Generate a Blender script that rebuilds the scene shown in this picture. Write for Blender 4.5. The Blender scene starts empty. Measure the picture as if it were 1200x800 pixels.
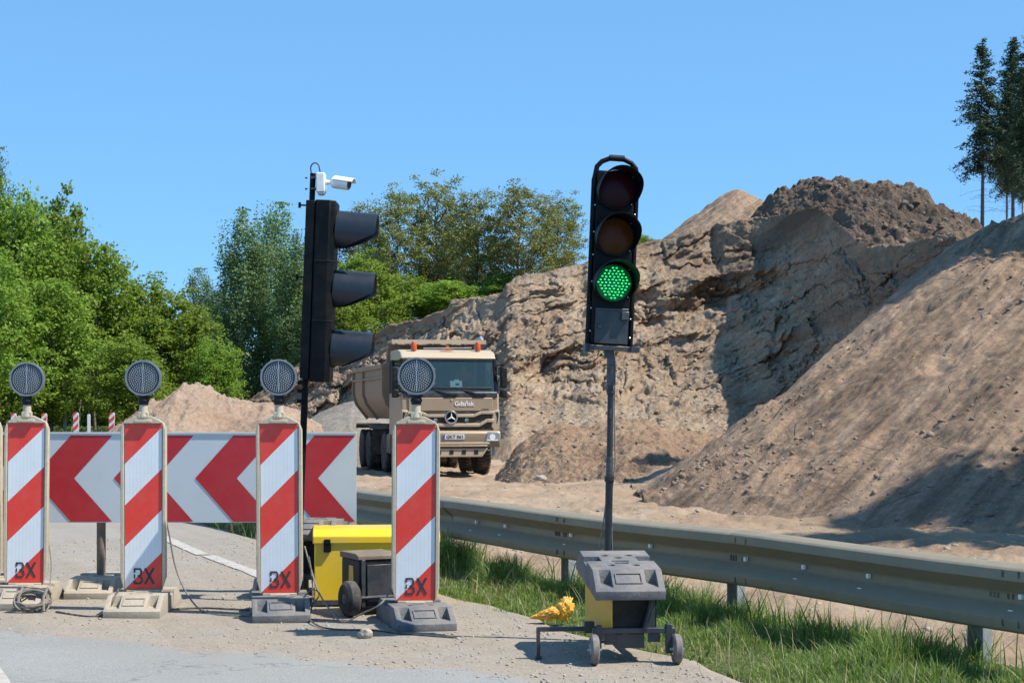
import bpy, bmesh, math, random
import numpy as np
from mathutils import Vector, Matrix, noise as mnoise
R = math.radians
random.seed(7)
scene = bpy.context.scene
COL = scene.collection

# ---------------------------------------------------------------- camera, sky, sun
F = 2000.0          # focal length in photo pixels (photo 1200 px wide)
EYE = 1.22
def P(u, v, Y):     # pixel of the photograph + distance -> world point
    return Vector(((u-600)/F*Y, Y, EYE-(v-480)/F*Y))
def X(u, Y): return (u-600)/F*Y
def Z(v, Y): return EYE-(v-480)/F*Y

cam = bpy.data.cameras.new('camera'); camo = bpy.data.objects.new('camera', cam); COL.objects.link(camo)
camo.location = (0, 0, EYE); camo.rotation_euler = (R(90), 0, 0)
cam.sensor_width = 36; cam.lens = F/1200*36; cam.shift_y = 80/1200
cam.clip_start = 0.1; cam.clip_end = 6000
cam.dof.use_dof = True; cam.dof.focus_distance = 9.6; cam.dof.aperture_fstop = 22
scene.camera = camo

SUN_AZ, SUN_EL = R(104), R(55)
world = bpy.data.worlds.new('World'); scene.world = world; world.use_nodes = True
nt = world.node_tree; nt.nodes.clear()
wo = nt.nodes.new('ShaderNodeOutputWorld'); bg = nt.nodes.new('ShaderNodeBackground')
sky = nt.nodes.new('ShaderNodeTexSky'); sky.sky_type = 'NISHITA'; sky.sun_disc = False
sky.sun_elevation = SUN_EL; sky.sun_rotation = SUN_AZ
sky.air_density = 1.0; sky.dust_density = 0.3; sky.ozone_density = 6.0; sky.altitude = 3000
gm = nt.nodes.new('ShaderNodeGamma'); gm.inputs['Gamma'].default_value = 0.4
vm = nt.nodes.new('ShaderNodeVectorMath'); vm.operation = 'MULTIPLY'; vm.inputs[1].default_value = (0.98, 1.83, 2.62)
bg.inputs['Strength'].default_value = 0.12
nt.links.new(sky.outputs[0], gm.inputs['Color']); nt.links.new(gm.outputs[0], vm.inputs[0]); nt.links.new(vm.outputs[0], bg.inputs['Color'])
nt.links.new(bg.outputs[0], wo.inputs[0])
sl = bpy.data.lights.new('sun', 'SUN'); so = bpy.data.objects.new('sun', sl); COL.objects.link(so)
sl.energy = 4.3; sl.angle = R(0.53); sl.color = (1.0, 0.95, 0.87)
sdir = Vector((math.cos(SUN_EL)*math.sin(SUN_AZ), math.cos(SUN_EL)*math.cos(SUN_AZ), math.sin(SUN_EL)))
so.rotation_euler = sdir.to_track_quat('Z', 'Y').to_euler()
vs = scene.view_settings
vs.view_transform = 'Standard'; vs.look = 'None'; vs.gamma = 1; vs.exposure = 0.72
scene.render.film_transparent = False

# ---------------------------------------------------------------- noise (numpy)
_rng = np.random.RandomState(3)
_perm = np.concatenate([_rng.permutation(256)]*3).astype(np.int64)
_g = _rng.normal(size=(256, 3)); _g /= np.linalg.norm(_g, axis=1)[:, None]
def pn(x, y, z=0.0):
    x, y, z = np.broadcast_arrays(np.asarray(x, float), np.asarray(y, float), np.asarray(z, float))
    xi, yi, zi = np.floor(x).astype(np.int64), np.floor(y).astype(np.int64), np.floor(z).astype(np.int64)
    xf, yf, zf = x-xi, y-yi, z-zi
    u, v, w = [t*t*t*(t*(t*6-15)+10) for t in (xf, yf, zf)]
    out = 0
    for dx in (0, 1):
        for dy in (0, 1):
            for dz in (0, 1):
                h = _perm[_perm[_perm[(xi+dx) & 255]+((yi+dy) & 255)]+((zi+dz) & 255)]
                g = _g[h]
                d = g[..., 0]*(xf-dx)+g[..., 1]*(yf-dy)+g[..., 2]*(zf-dz)
                out = out+d*(u if dx else 1-u)*(v if dy else 1-v)*(w if dz else 1-w)
    return out*1.5
def fbm(x, y, z=0.0, o=5, gain=0.5):
    s = 0; a = 1; f = 1
    for i in range(o):
        s = s+a*pn(x*f+i*17.3, y*f+i*5.1, np.asarray(z)*f+i*9.7); a *= gain; f *= 2.03
    return s
def ridged(x, y, z=0.0, o=4, gain=0.5):
    s = 0; a = 1; f = 1
    for i in range(o):
        s = s+a*(1-2*np.abs(pn(x*f+i*7.3, y*f+i*3.1, np.asarray(z)*f+i*1.7))); a *= gain; f *= 2.07
    return s
def cellv(x, y, seed=0):
    """Worley cells: random value of the nearest cell and the distance to the border"""
    x, y = np.broadcast_arrays(np.asarray(x, float), np.asarray(y, float)); xi, yi = np.floor(x).astype(np.int64), np.floor(y).astype(np.int64)
    d1 = np.full(x.shape, 9.0); d2 = np.full(x.shape, 9.0); val = np.zeros(x.shape)
    for dx in (-1, 0, 1):
        for dy in (-1, 0, 1):
            cx, cy = xi+dx, yi+dy; h = _perm[_perm[(cx+seed) & 255]+(cy & 255)]; h2 = _perm[h+7]; h3 = _perm[h+91]
            d = np.hypot(cx+h/255.0-x, cy+h2/255.0-y); nw = d < d1
            d2 = np.where(nw, d1, np.minimum(d2, d)); val = np.where(nw, h3/255.0, val); d1 = np.where(nw, d, d1)
    return val, d2-d1
def sstep(a, b, x):
    t = np.clip((x-a)/(b-a), 0, 1); return t*t*(3-2*t)
def tab(t, x):
    a = np.array(t, float); return np.interp(x, a[:, 0], a[:, 1])

# ---------------------------------------------------------------- materials
def newmat(name):
    m = bpy.data.materials.new(name); m.use_nodes = True
    return m, m.node_tree, m.node_tree.nodes['Principled BSDF']
def N(t, kind, **kw):
    n = t.nodes.new('ShaderNode'+kind)
    for k, v in kw.items():
        if k in n.inputs: n.inputs[k].default_value = v
        else: setattr(n, k, v)
    return n
def noise_tex(t, scale, detail=6, rough=0.6, vec=None):
    n = N(t, 'TexNoise', Scale=scale, Detail=detail, Roughness=rough)
    if vec is not None: t.links.new(vec, n.inputs['Vector'])
    return n.outputs['Fac']
def ramp(t, fac, stops):
    r = N(t, 'ValToRGB'); e = r.color_ramp.elements
    while len(e) < len(stops): e.new(0.5)
    for i, (p, c) in enumerate(stops):
        e[i].position = p; e[i].color = (c[0], c[1], c[2], 1) if not isinstance(c, (int, float)) else (c, c, c, 1)
    t.links.new(fac, r.inputs[0]); return r.outputs[0]
def mixc(t, fac, a, b, mode='MIX'):
    m = N(t, 'Mix', data_type='RGBA', blend_type=mode)
    for s, val in ((0, fac), (6, a), (7, b)):
        if isinstance(val, bpy.types.NodeSocket): t.links.new(val, m.inputs[s])
        elif s == 0: m.inputs[0].default_value = val
        else: m.inputs[s].default_value = (*val[:3], 1)
    return m.outputs[2]
def math_(t, op, a, b=0.0):
    m = N(t, 'Math', operation=op)
    for i, val in enumerate((a, b)):
        if isinstance(val, bpy.types.NodeSocket): t.links.new(val, m.inputs[i])
        else: m.inputs[i].default_value = val
    return m.outputs[0]
def bump(t, p, h, strength=0.3, dist=0.02, prev=None):
    b = N(t, 'Bump', Strength=strength, Distance=dist); t.links.new(h, b.inputs['Height'])
    if prev is not None: t.links.new(prev, b.inputs['Normal'])
    if p is not None: t.links.new(b.outputs[0], p.inputs['Normal'])
    return b.outputs[0]
def coords(t, kind='Object'):
    return N(t, 'TexCoord').outputs[kind]

DUST = (0.36, 0.30, 0.23)
def plain(name, col, rough=0.5, metal=0.0, dirt=0.25, dscale=6.0, dcol=DUST, bumpy=0.0, bscale=60, vary=0.12, spec=0.5):
    m, t, p = newmat(name); c = coords(t)
    n1 = noise_tex(t, dscale, 8, 0.7, c); n2 = noise_tex(t, dscale*7, 4, 0.6, c)
    base = mixc(t, ramp(t, n2, [(0.3, 0), (0.7, 1)]), tuple(x*(1-vary) for x in col), tuple(min(1, x*(1+vary)) for x in col))
    f = math_(t, 'MULTIPLY', ramp(t, n1, [(0.42, 0), (0.68, 1)]), dirt)
    out = mixc(t, f, base, dcol)
    t.links.new(out, p.inputs['Base Color'])
    r = math_(t, 'ADD', math_(t, 'MULTIPLY', n1, 0.25), rough-0.12); t.links.new(r, p.inputs['Roughness'])
    p.inputs['Metallic'].default_value = metal; p.inputs['Specular IOR Level'].default_value = spec
    if bumpy: bump(t, p, noise_tex(t, bscale, 5, 0.6, c), bumpy, 0.01)
    return m

M = {}
M['cream'] = plain('cream_plastic', (0.50, 0.43, 0.31), 0.5, dirt=0.45)
M['cream_foot'] = plain('dusty_cream_rubber', (0.36, 0.31, 0.235), 0.8, dirt=0.6, bumpy=0.3)
M['grey_foot'] = plain('grey_rubber', (0.125, 0.125, 0.13), 0.85, dirt=0.45, bumpy=0.4, dscale=4)
M['black'] = plain('black_paint', (0.0035, 0.0045, 0.0055), 0.45, dirt=0.03, vary=0.2, spec=0.14)
M['blackdull'] = plain('black_plastic', (0.009, 0.010, 0.012), 0.5, dirt=0.08, spec=0.2)
M['steelgrey'] = plain('dark_grey_steel', (0.032, 0.038, 0.046), 0.4, 0.2, dirt=0.16)
M['pole'] = plain('scuffed_pole_paint', (0.012, 0.016, 0.02), 0.4, 0.1, dirt=0.35, dscale=9, dcol=(0.10, 0.10, 0.105))
M['scuff'] = plain('scuffed_metal', (0.09, 0.09, 0.095), 0.45, 0.4, dirt=0.6, dscale=25, dcol=(0.03, 0.03, 0.035))
M['tyre'] = plain('tyre_rubber', (0.018, 0.018, 0.02), 0.8, dirt=0.35, dscale=5)
M['cartwheel'] = plain('grey_wheel_rubber', (0.12, 0.115, 0.115), 0.8, dirt=0.5, dscale=14)
M['yellow'] = plain('yellow_box_paint', (0.84, 0.55, 0.02), 0.32, dirt=0.22, dscale=3.5, vary=0.03)
M['yellowshade'] = plain('shaded_yellow_paint', (0.62, 0.36, 0.03), 0.45, dirt=0.3, vary=0.04)  # yellow painted darker for the shaded side of the cart box
M['white'] = plain('white_plastic', (0.8, 0.8, 0.78), 0.35, dirt=0.08, vary=0.02)
M['chrome'] = plain('dull_chrome', (0.5, 0.51, 0.53), 0.3, 0.9, dirt=0.2)
M['galv'] = plain('galvanised_steel', (0.245, 0.205, 0.135), 0.6, 0.0, dirt=0.35, dscale=2.5, dcol=(0.17, 0.155, 0.12), vary=0.08)
M['galvpost'] = plain('bright_galvanised_steel', (0.42, 0.43, 0.43), 0.4, 0.5, dirt=0.3, dscale=5)
M['sunspot'] = plain('sun_spot_white', (0.9, 0.88, 0.8), 0.4, dirt=0.1)  # white that stands for sunlit spots on the rail beam
M['dark'] = plain('dark_slot', (0.012, 0.012, 0.012), 0.8, dirt=0.0)
M['stain'] = plain('stain_black', (0.06, 0.055, 0.045), 0.7, dirt=0.4, dscale=30)
M['cable'] = plain('cable_rubber', (0.03, 0.03, 0.03), 0.6, dirt=0.5, dscale=20)
M['cablelight'] = plain('dusty_cable', (0.16, 0.145, 0.12), 0.8, dirt=0.6, dscale=20)
M['orange'] = plain('orange_lens', (0.62, 0.09, 0.015), 0.3, dirt=0.1)
M['plate'] = plain('number_plate_white', (0.62, 0.64, 0.66), 0.4, dirt=0.4, dscale=12)
M['plateblue'] = plain('number_plate_blue', (0.03, 0.06, 0.35), 0.4, dirt=0.3)
M['letterwhite'] = plain('letter_white', (0.85, 0.85, 0.82), 0.4, dirt=0.1)
M['letterblack'] = plain('stencil_paint', (0.035, 0.028, 0.035), 0.6, dirt=0.25, dscale=30, dcol=(0.25, 0.1, 0.1))
M['truck'] = plain('dusty_tan_truck_paint', (0.335, 0.25, 0.165), 0.45, dirt=0.55, dscale=1.6, dcol=(0.40, 0.31, 0.22), vary=0.05)
M['trucklight'] = plain('tan_grille_sunlit_roof', (0.48, 0.38, 0.26), 0.38, dirt=0.3, dscale=2.5, vary=0.04)
M['truckdark'] = plain('dark_chassis', (0.03, 0.027, 0.024), 0.7, dirt=0.5, dscale=3, dcol=(0.2, 0.15, 0.1))
M['tub'] = plain('dusty_tub_steel', (0.25, 0.18, 0.115), 0.6, dirt=0.6, dscale=1.8, dcol=(0.36, 0.27, 0.19), vary=0.08)
M['mud'] = plain('muddy_flap', (0.16, 0.12, 0.085), 0.8, dirt=0.6, dscale=4)
M['hivis'] = plain('orange_vest_cloth', (0.8, 0.16, 0.03), 0.9, dirt=0.1)
M['skin'] = plain('skin_tone', (0.5, 0.28, 0.19), 0.5, dirt=0.0)
M['hair'] = plain('hair_dark', (0.04, 0.025, 0.015), 0.6, dirt=0.0)
M['paper'] = plain('paper_white', (0.8, 0.85, 0.85), 0.7, dirt=0.05)
M['cloth'] = plain('yellow_tarpaulin', (0.85, 0.43, 0.03), 0.55, dirt=0.35, dscale=18, bumpy=0.8, bscale=30)

def panel_mat(name, col, lines=0.12, dirt=0.2, rough=0.35):
    m, t, p = newmat(name); c = coords(t)
    sx = N(t, 'SeparateXYZ'); t.links.new(c, sx.inputs[0])
    w = math_(t, 'SINE', math_(t, 'MULTIPLY', sx.outputs[0], 2*math.pi/0.022))
    wf = math_(t, 'MULTIPLY', ramp(t, w, [(0.55, 0), (1.0, 1)]), lines)
    n1 = noise_tex(t, 5, 8, 0.7, c)
    lo = tuple(x*0.72 for x in col)
    a = mixc(t, wf, col, lo)
    a = mixc(t, math_(t, 'MULTIPLY', ramp(t, n1, [(0.45, 0), (0.75, 1)]), dirt), a, DUST)
    # splash dirt creeping up from the lower edge
    z = math_(t, 'MULTIPLY', math_(t, 'SUBTRACT', 0.35, sx.outputs[2]), 1.2)
    t.links.new(a, p.inputs['Base Color']); p.inputs['Roughness'].default_value = rough
    bump(t, p, noise_tex(t, 300, 2, 0.5, c), 0.08, 0.002)
    return m
M['redsheet'] = panel_mat('red_reflective_sheet', (0.72, 0.040, 0.024), 0.10)
M['whitesheet'] = panel_mat('white_reflective_sheet', (0.70, 0.74, 0.76), 0.25)
M['redboard'] = panel_mat('red_board_sheet', (0.50, 0.020, 0.028), 0.0, 0.12)
M['whiteboard'] = panel_mat('white_board_sheet', (0.60, 0.655, 0.68), 0.0, 0.12)
M['lampface'] = plain('smoked_lamp_lens', (0.035, 0.045, 0.058), 0.3, dirt=0.2, dscale=12)
M['lampring'] = plain('grey_lamp_ring', (0.21, 0.225, 0.245), 0.3, 0.35, dirt=0.2)
M['leddot'] = plain('led_reflector_dot', (0.62, 0.67, 0.72), 0.3, dirt=0.0)
M['redlens'] = plain('unlit_red_lens', (0.035, 0.005, 0.008), 0.3, dirt=0.0, spec=0.15)
M['amberlens'] = plain('unlit_amber_lens', (0.10, 0.028, 0.006), 0.3, dirt=0.3, dscale=12, dcol=(0.02, 0.006, 0.003), spec=0.15)
M['greenlens'] = plain('green_lens', (0.002, 0.06, 0.02), 0.18, dirt=0.0)
def emis(name, col, s):
    m, t, p = newmat(name); p.inputs['Base Color'].default_value = (*col, 1)
    p.inputs['Emission Color'].default_value = (*col, 1); p.inputs['Emission Strength'].default_value = s
    return m
M['greenled'] = emis('lit_green_led', (0.03, 1.0, 0.22), 1.0)
M['greenglow'] = emis('lit_green_lens', (0.0, 0.12, 0.03), 0.12)
def glass(name, tint, alpha):
    m, t, p = newmat(name); out = t.nodes['Material Output']
    p.inputs['Base Color'].default_value = (*tint, 1); p.inputs['Roughness'].default_value = 0.06
    tr = N(t, 'BsdfTransparent'); tr.inputs[0].default_value = (0.62, 0.80, 0.82, 1)
    mx = N(t, 'MixShader', Fac=alpha); t.links.new(tr.outputs[0], mx.inputs[1]); t.links.new(p.outputs[0], mx.inputs[2])
    t.links.new(mx.outputs[0], out.inputs[0]); return m
M['glass'] = glass('tinted_windscreen', (0.045, 0.095, 0.12), 0.5)
M['headglass'] = plain('headlamp_glass', (0.36, 0.40, 0.42), 0.15, 0.3, dirt=0.3)

def earth(name, cols, scale=0.35, stones=0.5, bs=1.0, streak=None):
    """bare sand / soil: several tones, clods and pebbles, all in world space"""
    m, t, p = newmat(name); c = coords(t)
    if streak:
        mp = N(t, 'Mapping', vector_type='TEXTURE'); t.links.new(c, mp.inputs[0]); mp.inputs['Scale'].default_value = streak[0]; mp.inputs['Rotation'].default_value = streak[1]
        sc = mp.outputs[0]
    else: sc = c
    n1 = noise_tex(t, scale, 8, 0.62, sc); n2 = noise_tex(t, scale*5, 8, 0.7, sc); n3 = noise_tex(t, 9, 8, 0.75, c)
    a = ramp(t, n1, [(0.30, cols[0]), (0.46, cols[1]), (0.56, cols[2]), (0.70, cols[3])])
    b = ramp(t, n2, [(0.32, cols[1]), (0.5, cols[2]), (0.68, cols[0])])
    x = mixc(t, 0.45, a, b)
    x = mixc(t, 0.6, x, ramp(t, n3, [(0.30, 0.24), (0.5, 0.5), (0.70, 0.76)]), 'OVERLAY')
    fs = 26 if 'slope' in name or 'reddish' in name else 13
    n4 = noise_tex(t, fs, 4, 0.7, c); zone = noise_tex(t, 0.9, 6, 0.7, sc)
    dk = math_(t, 'MULTIPLY', ramp(t, n4, [(0.30, 1), (0.40, 0)]), ramp(t, zone, [(0.42, 0.15), (0.62, 0.8)]))
    x = mixc(t, dk, x, (0.085, 0.06, 0.042))
    x = mixc(t, ramp(t, n4, [(0.62, 0), (0.74, 0.45)]), x, (0.50, 0.42, 0.33))
    if streak:
        ns = N(t, 'Mapping', vector_type='TEXTURE'); t.links.new(c, ns.inputs[0]); ns.inputs['Scale'].default_value = (7.0, 4.0, 0.20); ns.inputs['Rotation'].default_value = streak[1]
        sk_ = noise_tex(t, 1.6, 7, 0.7, ns.outputs[0])
        x = mixc(t, 0.8 if 'slope' in name else 0.4, x, ramp(t, sk_, [(0.34, 0.22), (0.5, 0.5), (0.66, 0.74)]), 'OVERLAY')
    vo = N(t, 'TexVoronoi', Scale=11.0, Randomness=1.0); t.links.new(c, vo.inputs['Vector'])
    pe = ramp(t, vo.outputs['Distance'], [(0.10, 1), (0.20, 0)])
    sel = ramp(t, vo.outputs['Color'], [(0.72, 0), (0.76, 1)])
    pm = math_(t, 'MULTIPLY', math_(t, 'MULTIPLY', pe, sel), stones)
    x = mixc(t, pm, x, mixc(t, vo.outputs['Color'], (0.12, 0.09, 0.07), (0.48, 0.44, 0.38)))
    if name == 'pale_cliff_sand':
        sz = N(t, 'SeparateXYZ'); t.links.new(c, sz.inputs[0])
        st = math_(t, 'SINE', math_(t, 'ADD', math_(t, 'MULTIPLY', sz.outputs[2], 4.2), math_(t, 'MULTIPLY', noise_tex(t, 0.5, 6, 0.7, c), 16)))
        x = mixc(t, math_(t, 'MULTIPLY', ramp(t, st, [(0.55, 0), (0.95, 1)]), 0.38), x, (0.27, 0.155, 0.085))
        at_ = N(t, 'Attribute', attribute_name='soil_shade')
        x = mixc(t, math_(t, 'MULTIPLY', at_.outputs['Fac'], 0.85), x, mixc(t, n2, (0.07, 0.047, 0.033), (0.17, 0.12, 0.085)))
    t.links.new(x, p.inputs['Base Color']); p.inputs['Roughness'].default_value = 0.95; p.inputs['Specular IOR Level'].default_value = 0.15
    b1 = bump(t, None, noise_tex(t, 1.6, 10, 0.72, sc), 0.7*bs, 0.25)
    b2 = bump(t, None, noise_tex(t, 12, 8, 0.75, c), 0.7*bs, 0.05, b1)
    bump(t, p, pe, 0.4*stones, 0.03, b2)
    return m
M['sand'] = earth('warm_sand', [(0.212, 0.140, 0.089), (0.306, 0.212, 0.140), (0.365, 0.268, 0.178), (0.399, 0.315, 0.221)])
M['mound'] = earth('reddish_sand', [(0.217, 0.121, 0.076), (0.301, 0.198, 0.129), (0.349, 0.242, 0.157), (0.407, 0.310, 0.220)], 0.5, 0.4, 1.1)
M['hill'] = earth('brown_slope_soil', [(0.188, 0.126, 0.084), (0.258, 0.181, 0.123), (0.318, 0.224, 0.153), (0.374, 0.278, 0.186)], 0.3, 0.6, 0.9,
                  ((2.6, 1.3, 0.6), (0, R(-36), 0)))
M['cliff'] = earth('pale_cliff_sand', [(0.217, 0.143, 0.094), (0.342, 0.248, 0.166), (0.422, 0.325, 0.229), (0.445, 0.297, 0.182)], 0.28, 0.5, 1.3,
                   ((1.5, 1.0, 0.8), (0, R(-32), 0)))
M['soil'] = earth('dark_topsoil', [(0.084, 0.058, 0.042), (0.136, 0.097, 0.071), (0.181, 0.136, 0.101), (0.214, 0.168, 0.130)], 0.5, 0.5, 1.4)
M['gravel'] = earth('grey_gravel_heap', [(0.166, 0.140, 0.116), (0.221, 0.190, 0.159), (0.251, 0.221, 0.184), (0.275, 0.245, 0.208)], 0.8, 0.9, 0.8)
M['pink'] = earth('pinkish_dry_sand', [(0.244, 0.160, 0.107), (0.305, 0.214, 0.153), (0.351, 0.259, 0.191), (0.381, 0.312, 0.244)], 0.5, 0.2, 0.8)
M['stone'] = plain('field_stone', (0.33, 0.29, 0.24), 0.9, dirt=0.5, dscale=30, bumpy=0.5)
M['clod'] = plain('soil_clod', (0.20, 0.14, 0.10), 0.95, dirt=0.5, dscale=8, bumpy=0.5)
M['rubble'] = plain('pale_sand_lump', (0.31, 0.235, 0.165), 0.95, dirt=0.5, dscale=3)
M['soilclod'] = plain('dark_soil_lump', (0.12, 0.085, 0.06), 0.95, dirt=0.3, dscale=3)
M['twig'] = plain('dead_twig', (0.12, 0.085, 0.06), 0.9, dirt=0.3)

def road_mat():
    m, t, p = newmat('dusty_asphalt'); c = coords(t)
    s = N(t, 'SeparateXYZ'); t.links.new(c, s.inputs[0])
    # asphalt is swept clean on the near side of a slanting line
    d = math_(t, 'SUBTRACT', s.outputs[1], math_(t, 'ADD', math_(t, 'MULTIPLY', s.outputs[0], -0.62), 7.62))
    nb = noise_tex(t, 1.1, 8, 0.65, c)
    d = math_(t, 'ADD', d, math_(t, 'MULTIPLY', math_(t, 'SUBTRACT', nb, 0.5), 1.3))
    sandm = ramp(t, math_(t, 'MULTIPLY', d, 1.0), [(0.0, 0.0), (0.16, 0.80), (0.5, 0.93)])
    # far lane: thinner dust
    far = ramp(t, math_(t, 'DIVIDE', s.outputs[1], 40.0), [(0.30, 1.0), (0.42, 0.62), (0.9, 0.7)])
    ns = noise_tex(t, 2.3, 9, 0.75, c)
    thin = ramp(t, ns, [(0.33, 0.55), (0.60, 1.0)])
    f = math_(t, 'MULTIPLY', math_(t, 'MULTIPLY', sandm, far), thin)
    fine = noise_tex(t, 160, 3, 0.7, c)
    asp = ramp(t, fine, [(0.3, (0.17, 0.168, 0.158)), (0.5, (0.26, 0.258, 0.243)), (0.72, (0.40, 0.395, 0.37))])
    patch = noise_tex(t, 0.8, 6, 0.6, c)
    asp = mixc(t, 0.5, asp, ramp(t, patch, [(0.35, 0.42), (0.65, 0.56)]), 'OVERLAY')
    snd = ramp(t, noise_tex(t, 40, 8, 0.8, c), [(0.28, (0.18, 0.145, 0.11)), (0.5, (0.29, 0.237, 0.175)), (0.72, (0.38, 0.322, 0.25))])
    vo = N(t, 'TexVoronoi', Scale=55.0); t.links.new(c, vo.inputs['Vector'])
    grit = math_(t, 'MULTIPLY', ramp(t, vo.outputs['Distance'], [(0.18, 1), (0.3, 0)]), ramp(t, vo.outputs['Color'], [(0.6, 0), (0.65, 0.6)]))
    snd = mixc(t, grit, snd, mixc(t, vo.outputs['Color'], (0.12, 0.11, 0.1), (0.55, 0.52, 0.46)))
    crv = N(t, 'TexVoronoi', Scale=0.7, feature='DISTANCE_TO_EDGE'); wv_ = N(t, 'VectorMath', operation='ADD'); t.links.new(c, wv_.inputs[0])
    nn_ = N(t, 'TexNoise', Scale=3.0, Detail=6); t.links.new(c, nn_.inputs['Vector']); t.links.new(nn_.outputs['Color'], wv_.inputs[1]); t.links.new(wv_.outputs[0], crv.inputs['Vector'])
    asp = mixc(t, ramp(t, crv.outputs['Distance'], [(0.002, 0.45), (0.008, 0)]), asp, (0.06, 0.058, 0.055))
    rot = N(t, 'Mapping', vector_type='TEXTURE'); t.links.new(c, rot.inputs[0]); rot.inputs['Rotation'].default_value = (0, 0, R(22)); rot.inputs['Scale'].default_value = (0.35, 6, 1)
    snd = mixc(t, 0.45, snd, ramp(t, noise_tex(t, 1.5, 5, 0.6, rot.outputs[0]), [(0.35, 0.40), (0.65, 0.60)]), 'OVERLAY')
    snd = mixc(t, 0.5, snd, ramp(t, noise_tex(t, 5, 9, 0.75, c), [(0.3, 0.38), (0.7, 0.62)]), 'OVERLAY')
    x = mixc(t, f, asp, snd)
    t.links.new(x, p.inputs['Base Color']); p.inputs['Roughness'].default_value = 0.92; p.inputs['Specular IOR Level'].default_value = 0.25
    b1 = bump(t, None, noise_tex(t, 30, 6, 0.75, c), 0.5, 0.012)
    bump(t, p, fine, 0.5, 0.004, b1)
    return m
M['road'] = road_mat()
def line_mat():
    m, t, p = newmat('worn_road_paint'); c = coords(t); out = t.nodes['Material Output']
    n = noise_tex(t, 9, 9, 0.8, c)
    x = mixc(t, ramp(t, n, [(0.36, 0.1), (0.60, 0.95)]), (0.50, 0.49, 0.46), (0.32, 0.275, 0.22))
    t.links.new(x, p.inputs['Base Color']); p.inputs['Roughness'].default_value = 0.8
    return m
M['line'] = line_mat()
def ground_mat():
    m, t, p = newmat('ground_sand_and_turf'); c = coords(t)
    # reuse sand tones, blend to turf by the vertex attribute 'turf'
    n1 = noise_tex(t, 0.4, 8, 0.62, c); n2 = noise_tex(t, 6, 9, 0.75, c)
    snd = ramp(t, n1, [(0.3, (0.25, 0.17, 0.11)), (0.5, (0.345, 0.25, 0.168)), (0.68, (0.40, 0.31, 0.225))])
    snd = mixc(t, 0.5, snd, ramp(t, n2, [(0.25, 0.3), (0.5, 0.5), (0.75, 0.7)]), 'OVERLAY')
    g = ramp(t, n2, [(0.3, (0.06, 0.075, 0.03)), (0.5, (0.10, 0.12, 0.04)), (0.7, (0.21, 0.17, 0.11))])
    at = N(t, 'Attribute', attribute_name='turf')
    f = ramp(t, math_(t, 'ADD', at.outputs['Fac'], math_(t, 'MULTIPLY', math_(t, 'SUBTRACT', n2, 0.5), 0.8)), [(0.4, 0), (0.6, 1)])
    vo = N(t, 'TexVoronoi', Scale=16.0); t.links.new(c, vo.inputs['Vector'])
    pm = math_(t, 'MULTIPLY', ramp(t, vo.outputs['Distance'], [(0.12, 1), (0.24, 0)]), ramp(t, vo.outputs['Color'], [(0.7, 0), (0.74, 0.6)]))
    snd = mixc(t, pm, snd, mixc(t, vo.outputs['Color'], (0.14, 0.10, 0.08), (0.5, 0.46, 0.4)))
    t.links.new(mixc(t, f, snd, g), p.inputs['Base Color']); p.inputs['Roughness'].default_value = 0.95; p.inputs['Specular IOR Level'].default_value = 0.15
    b1 = bump(t, None, noise_tex(t, 2.2, 9, 0.72, c), 0.6, 0.15)
    bump(t, p, noise_tex(t, 25, 7, 0.75, c), 0.6, 0.03, b1)
    return m
M['ground'] = ground_mat()
def leaf_mat(name, c1, c2, c3, trans=0.35):
    m, t, p = newmat(name); out = t.nodes['Material Output']
    gi = N(t, 'NewGeometry'); oi = N(t, 'ObjectInfo')
    col = ramp(t, gi.outputs['Random Per Island'], [(0.0, c1), (0.5, c2), (1.0, c3)])
    h = N(t, 'HueSaturation'); t.links.new(col, h.inputs['Color'])
    t.links.new(math_(t, 'ADD', 0.488, math_(t, 'MULTIPLY', oi.outputs['Random'], 0.018)), h.inputs['Hue'])
    t.links.new(math_(t, 'ADD', 1.0, math_(t, 'MULTIPLY', oi.outputs['Random'], 0.35)), h.inputs['Value'])
    t.links.new(h.outputs[0], p.inputs['Base Color']); p.inputs['Roughness'].default_value = 0.55; p.inputs['Specular IOR Level'].default_value = 0.3
    tl = N(t, 'BsdfTranslucent'); t.links.new(h.outputs[0], tl.inputs[0])
    mx = N(t, 'MixShader', Fac=trans); t.links.new(p.outputs[0], mx.inputs[1]); t.links.new(tl.outputs[0], mx.inputs[2])
    t.links.new(mx.outputs[0], out.inputs[0]); return m
M['leafgreen'] = leaf_mat('maple_leaf', (0.12, 0.20, 0.022), (0.19, 0.29, 0.038), (0.28, 0.38, 0.07), 0.55)
M['leafbirch'] = leaf_mat('birch_leaf', (0.10, 0.16, 0.055), (0.15, 0.23, 0.085), (0.21, 0.30, 0.13), 0.45)
M['leafolive'] = leaf_mat('young_olive_leaf', (0.12, 0.14, 0.03), (0.18, 0.20, 0.05), (0.26, 0.26, 0.09), 0.35)
M['leafdark'] = leaf_mat('understorey_leaf', (0.02, 0.06, 0.012), (0.045, 0.10, 0.02), (0.075, 0.15, 0.03), 0.3)
M['needle'] = leaf_mat('spruce_needle', (0.018, 0.04, 0.018), (0.035, 0.065, 0.025), (0.06, 0.09, 0.035), 0.15)
M['blade'] = leaf_mat('grass_blade', (0.085, 0.15, 0.022), (0.15, 0.235, 0.04), (0.33, 0.34, 0.15), 0.45)
M['straw'] = plain('dry_straw', (0.42, 0.34, 0.19), 0.9, dirt=0.2)
M['bark'] = plain('grey_bark', (0.12, 0.10, 0.08), 0.9, dirt=0.4, bumpy=0.6, bscale=20)
M['birchbark'] = plain('pale_birch_bark', (0.42, 0.40, 0.36), 0.8, dirt=0.6, dscale=3, dcol=(0.05, 0.045, 0.04))
M['reddot'] = M['redlens']

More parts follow.
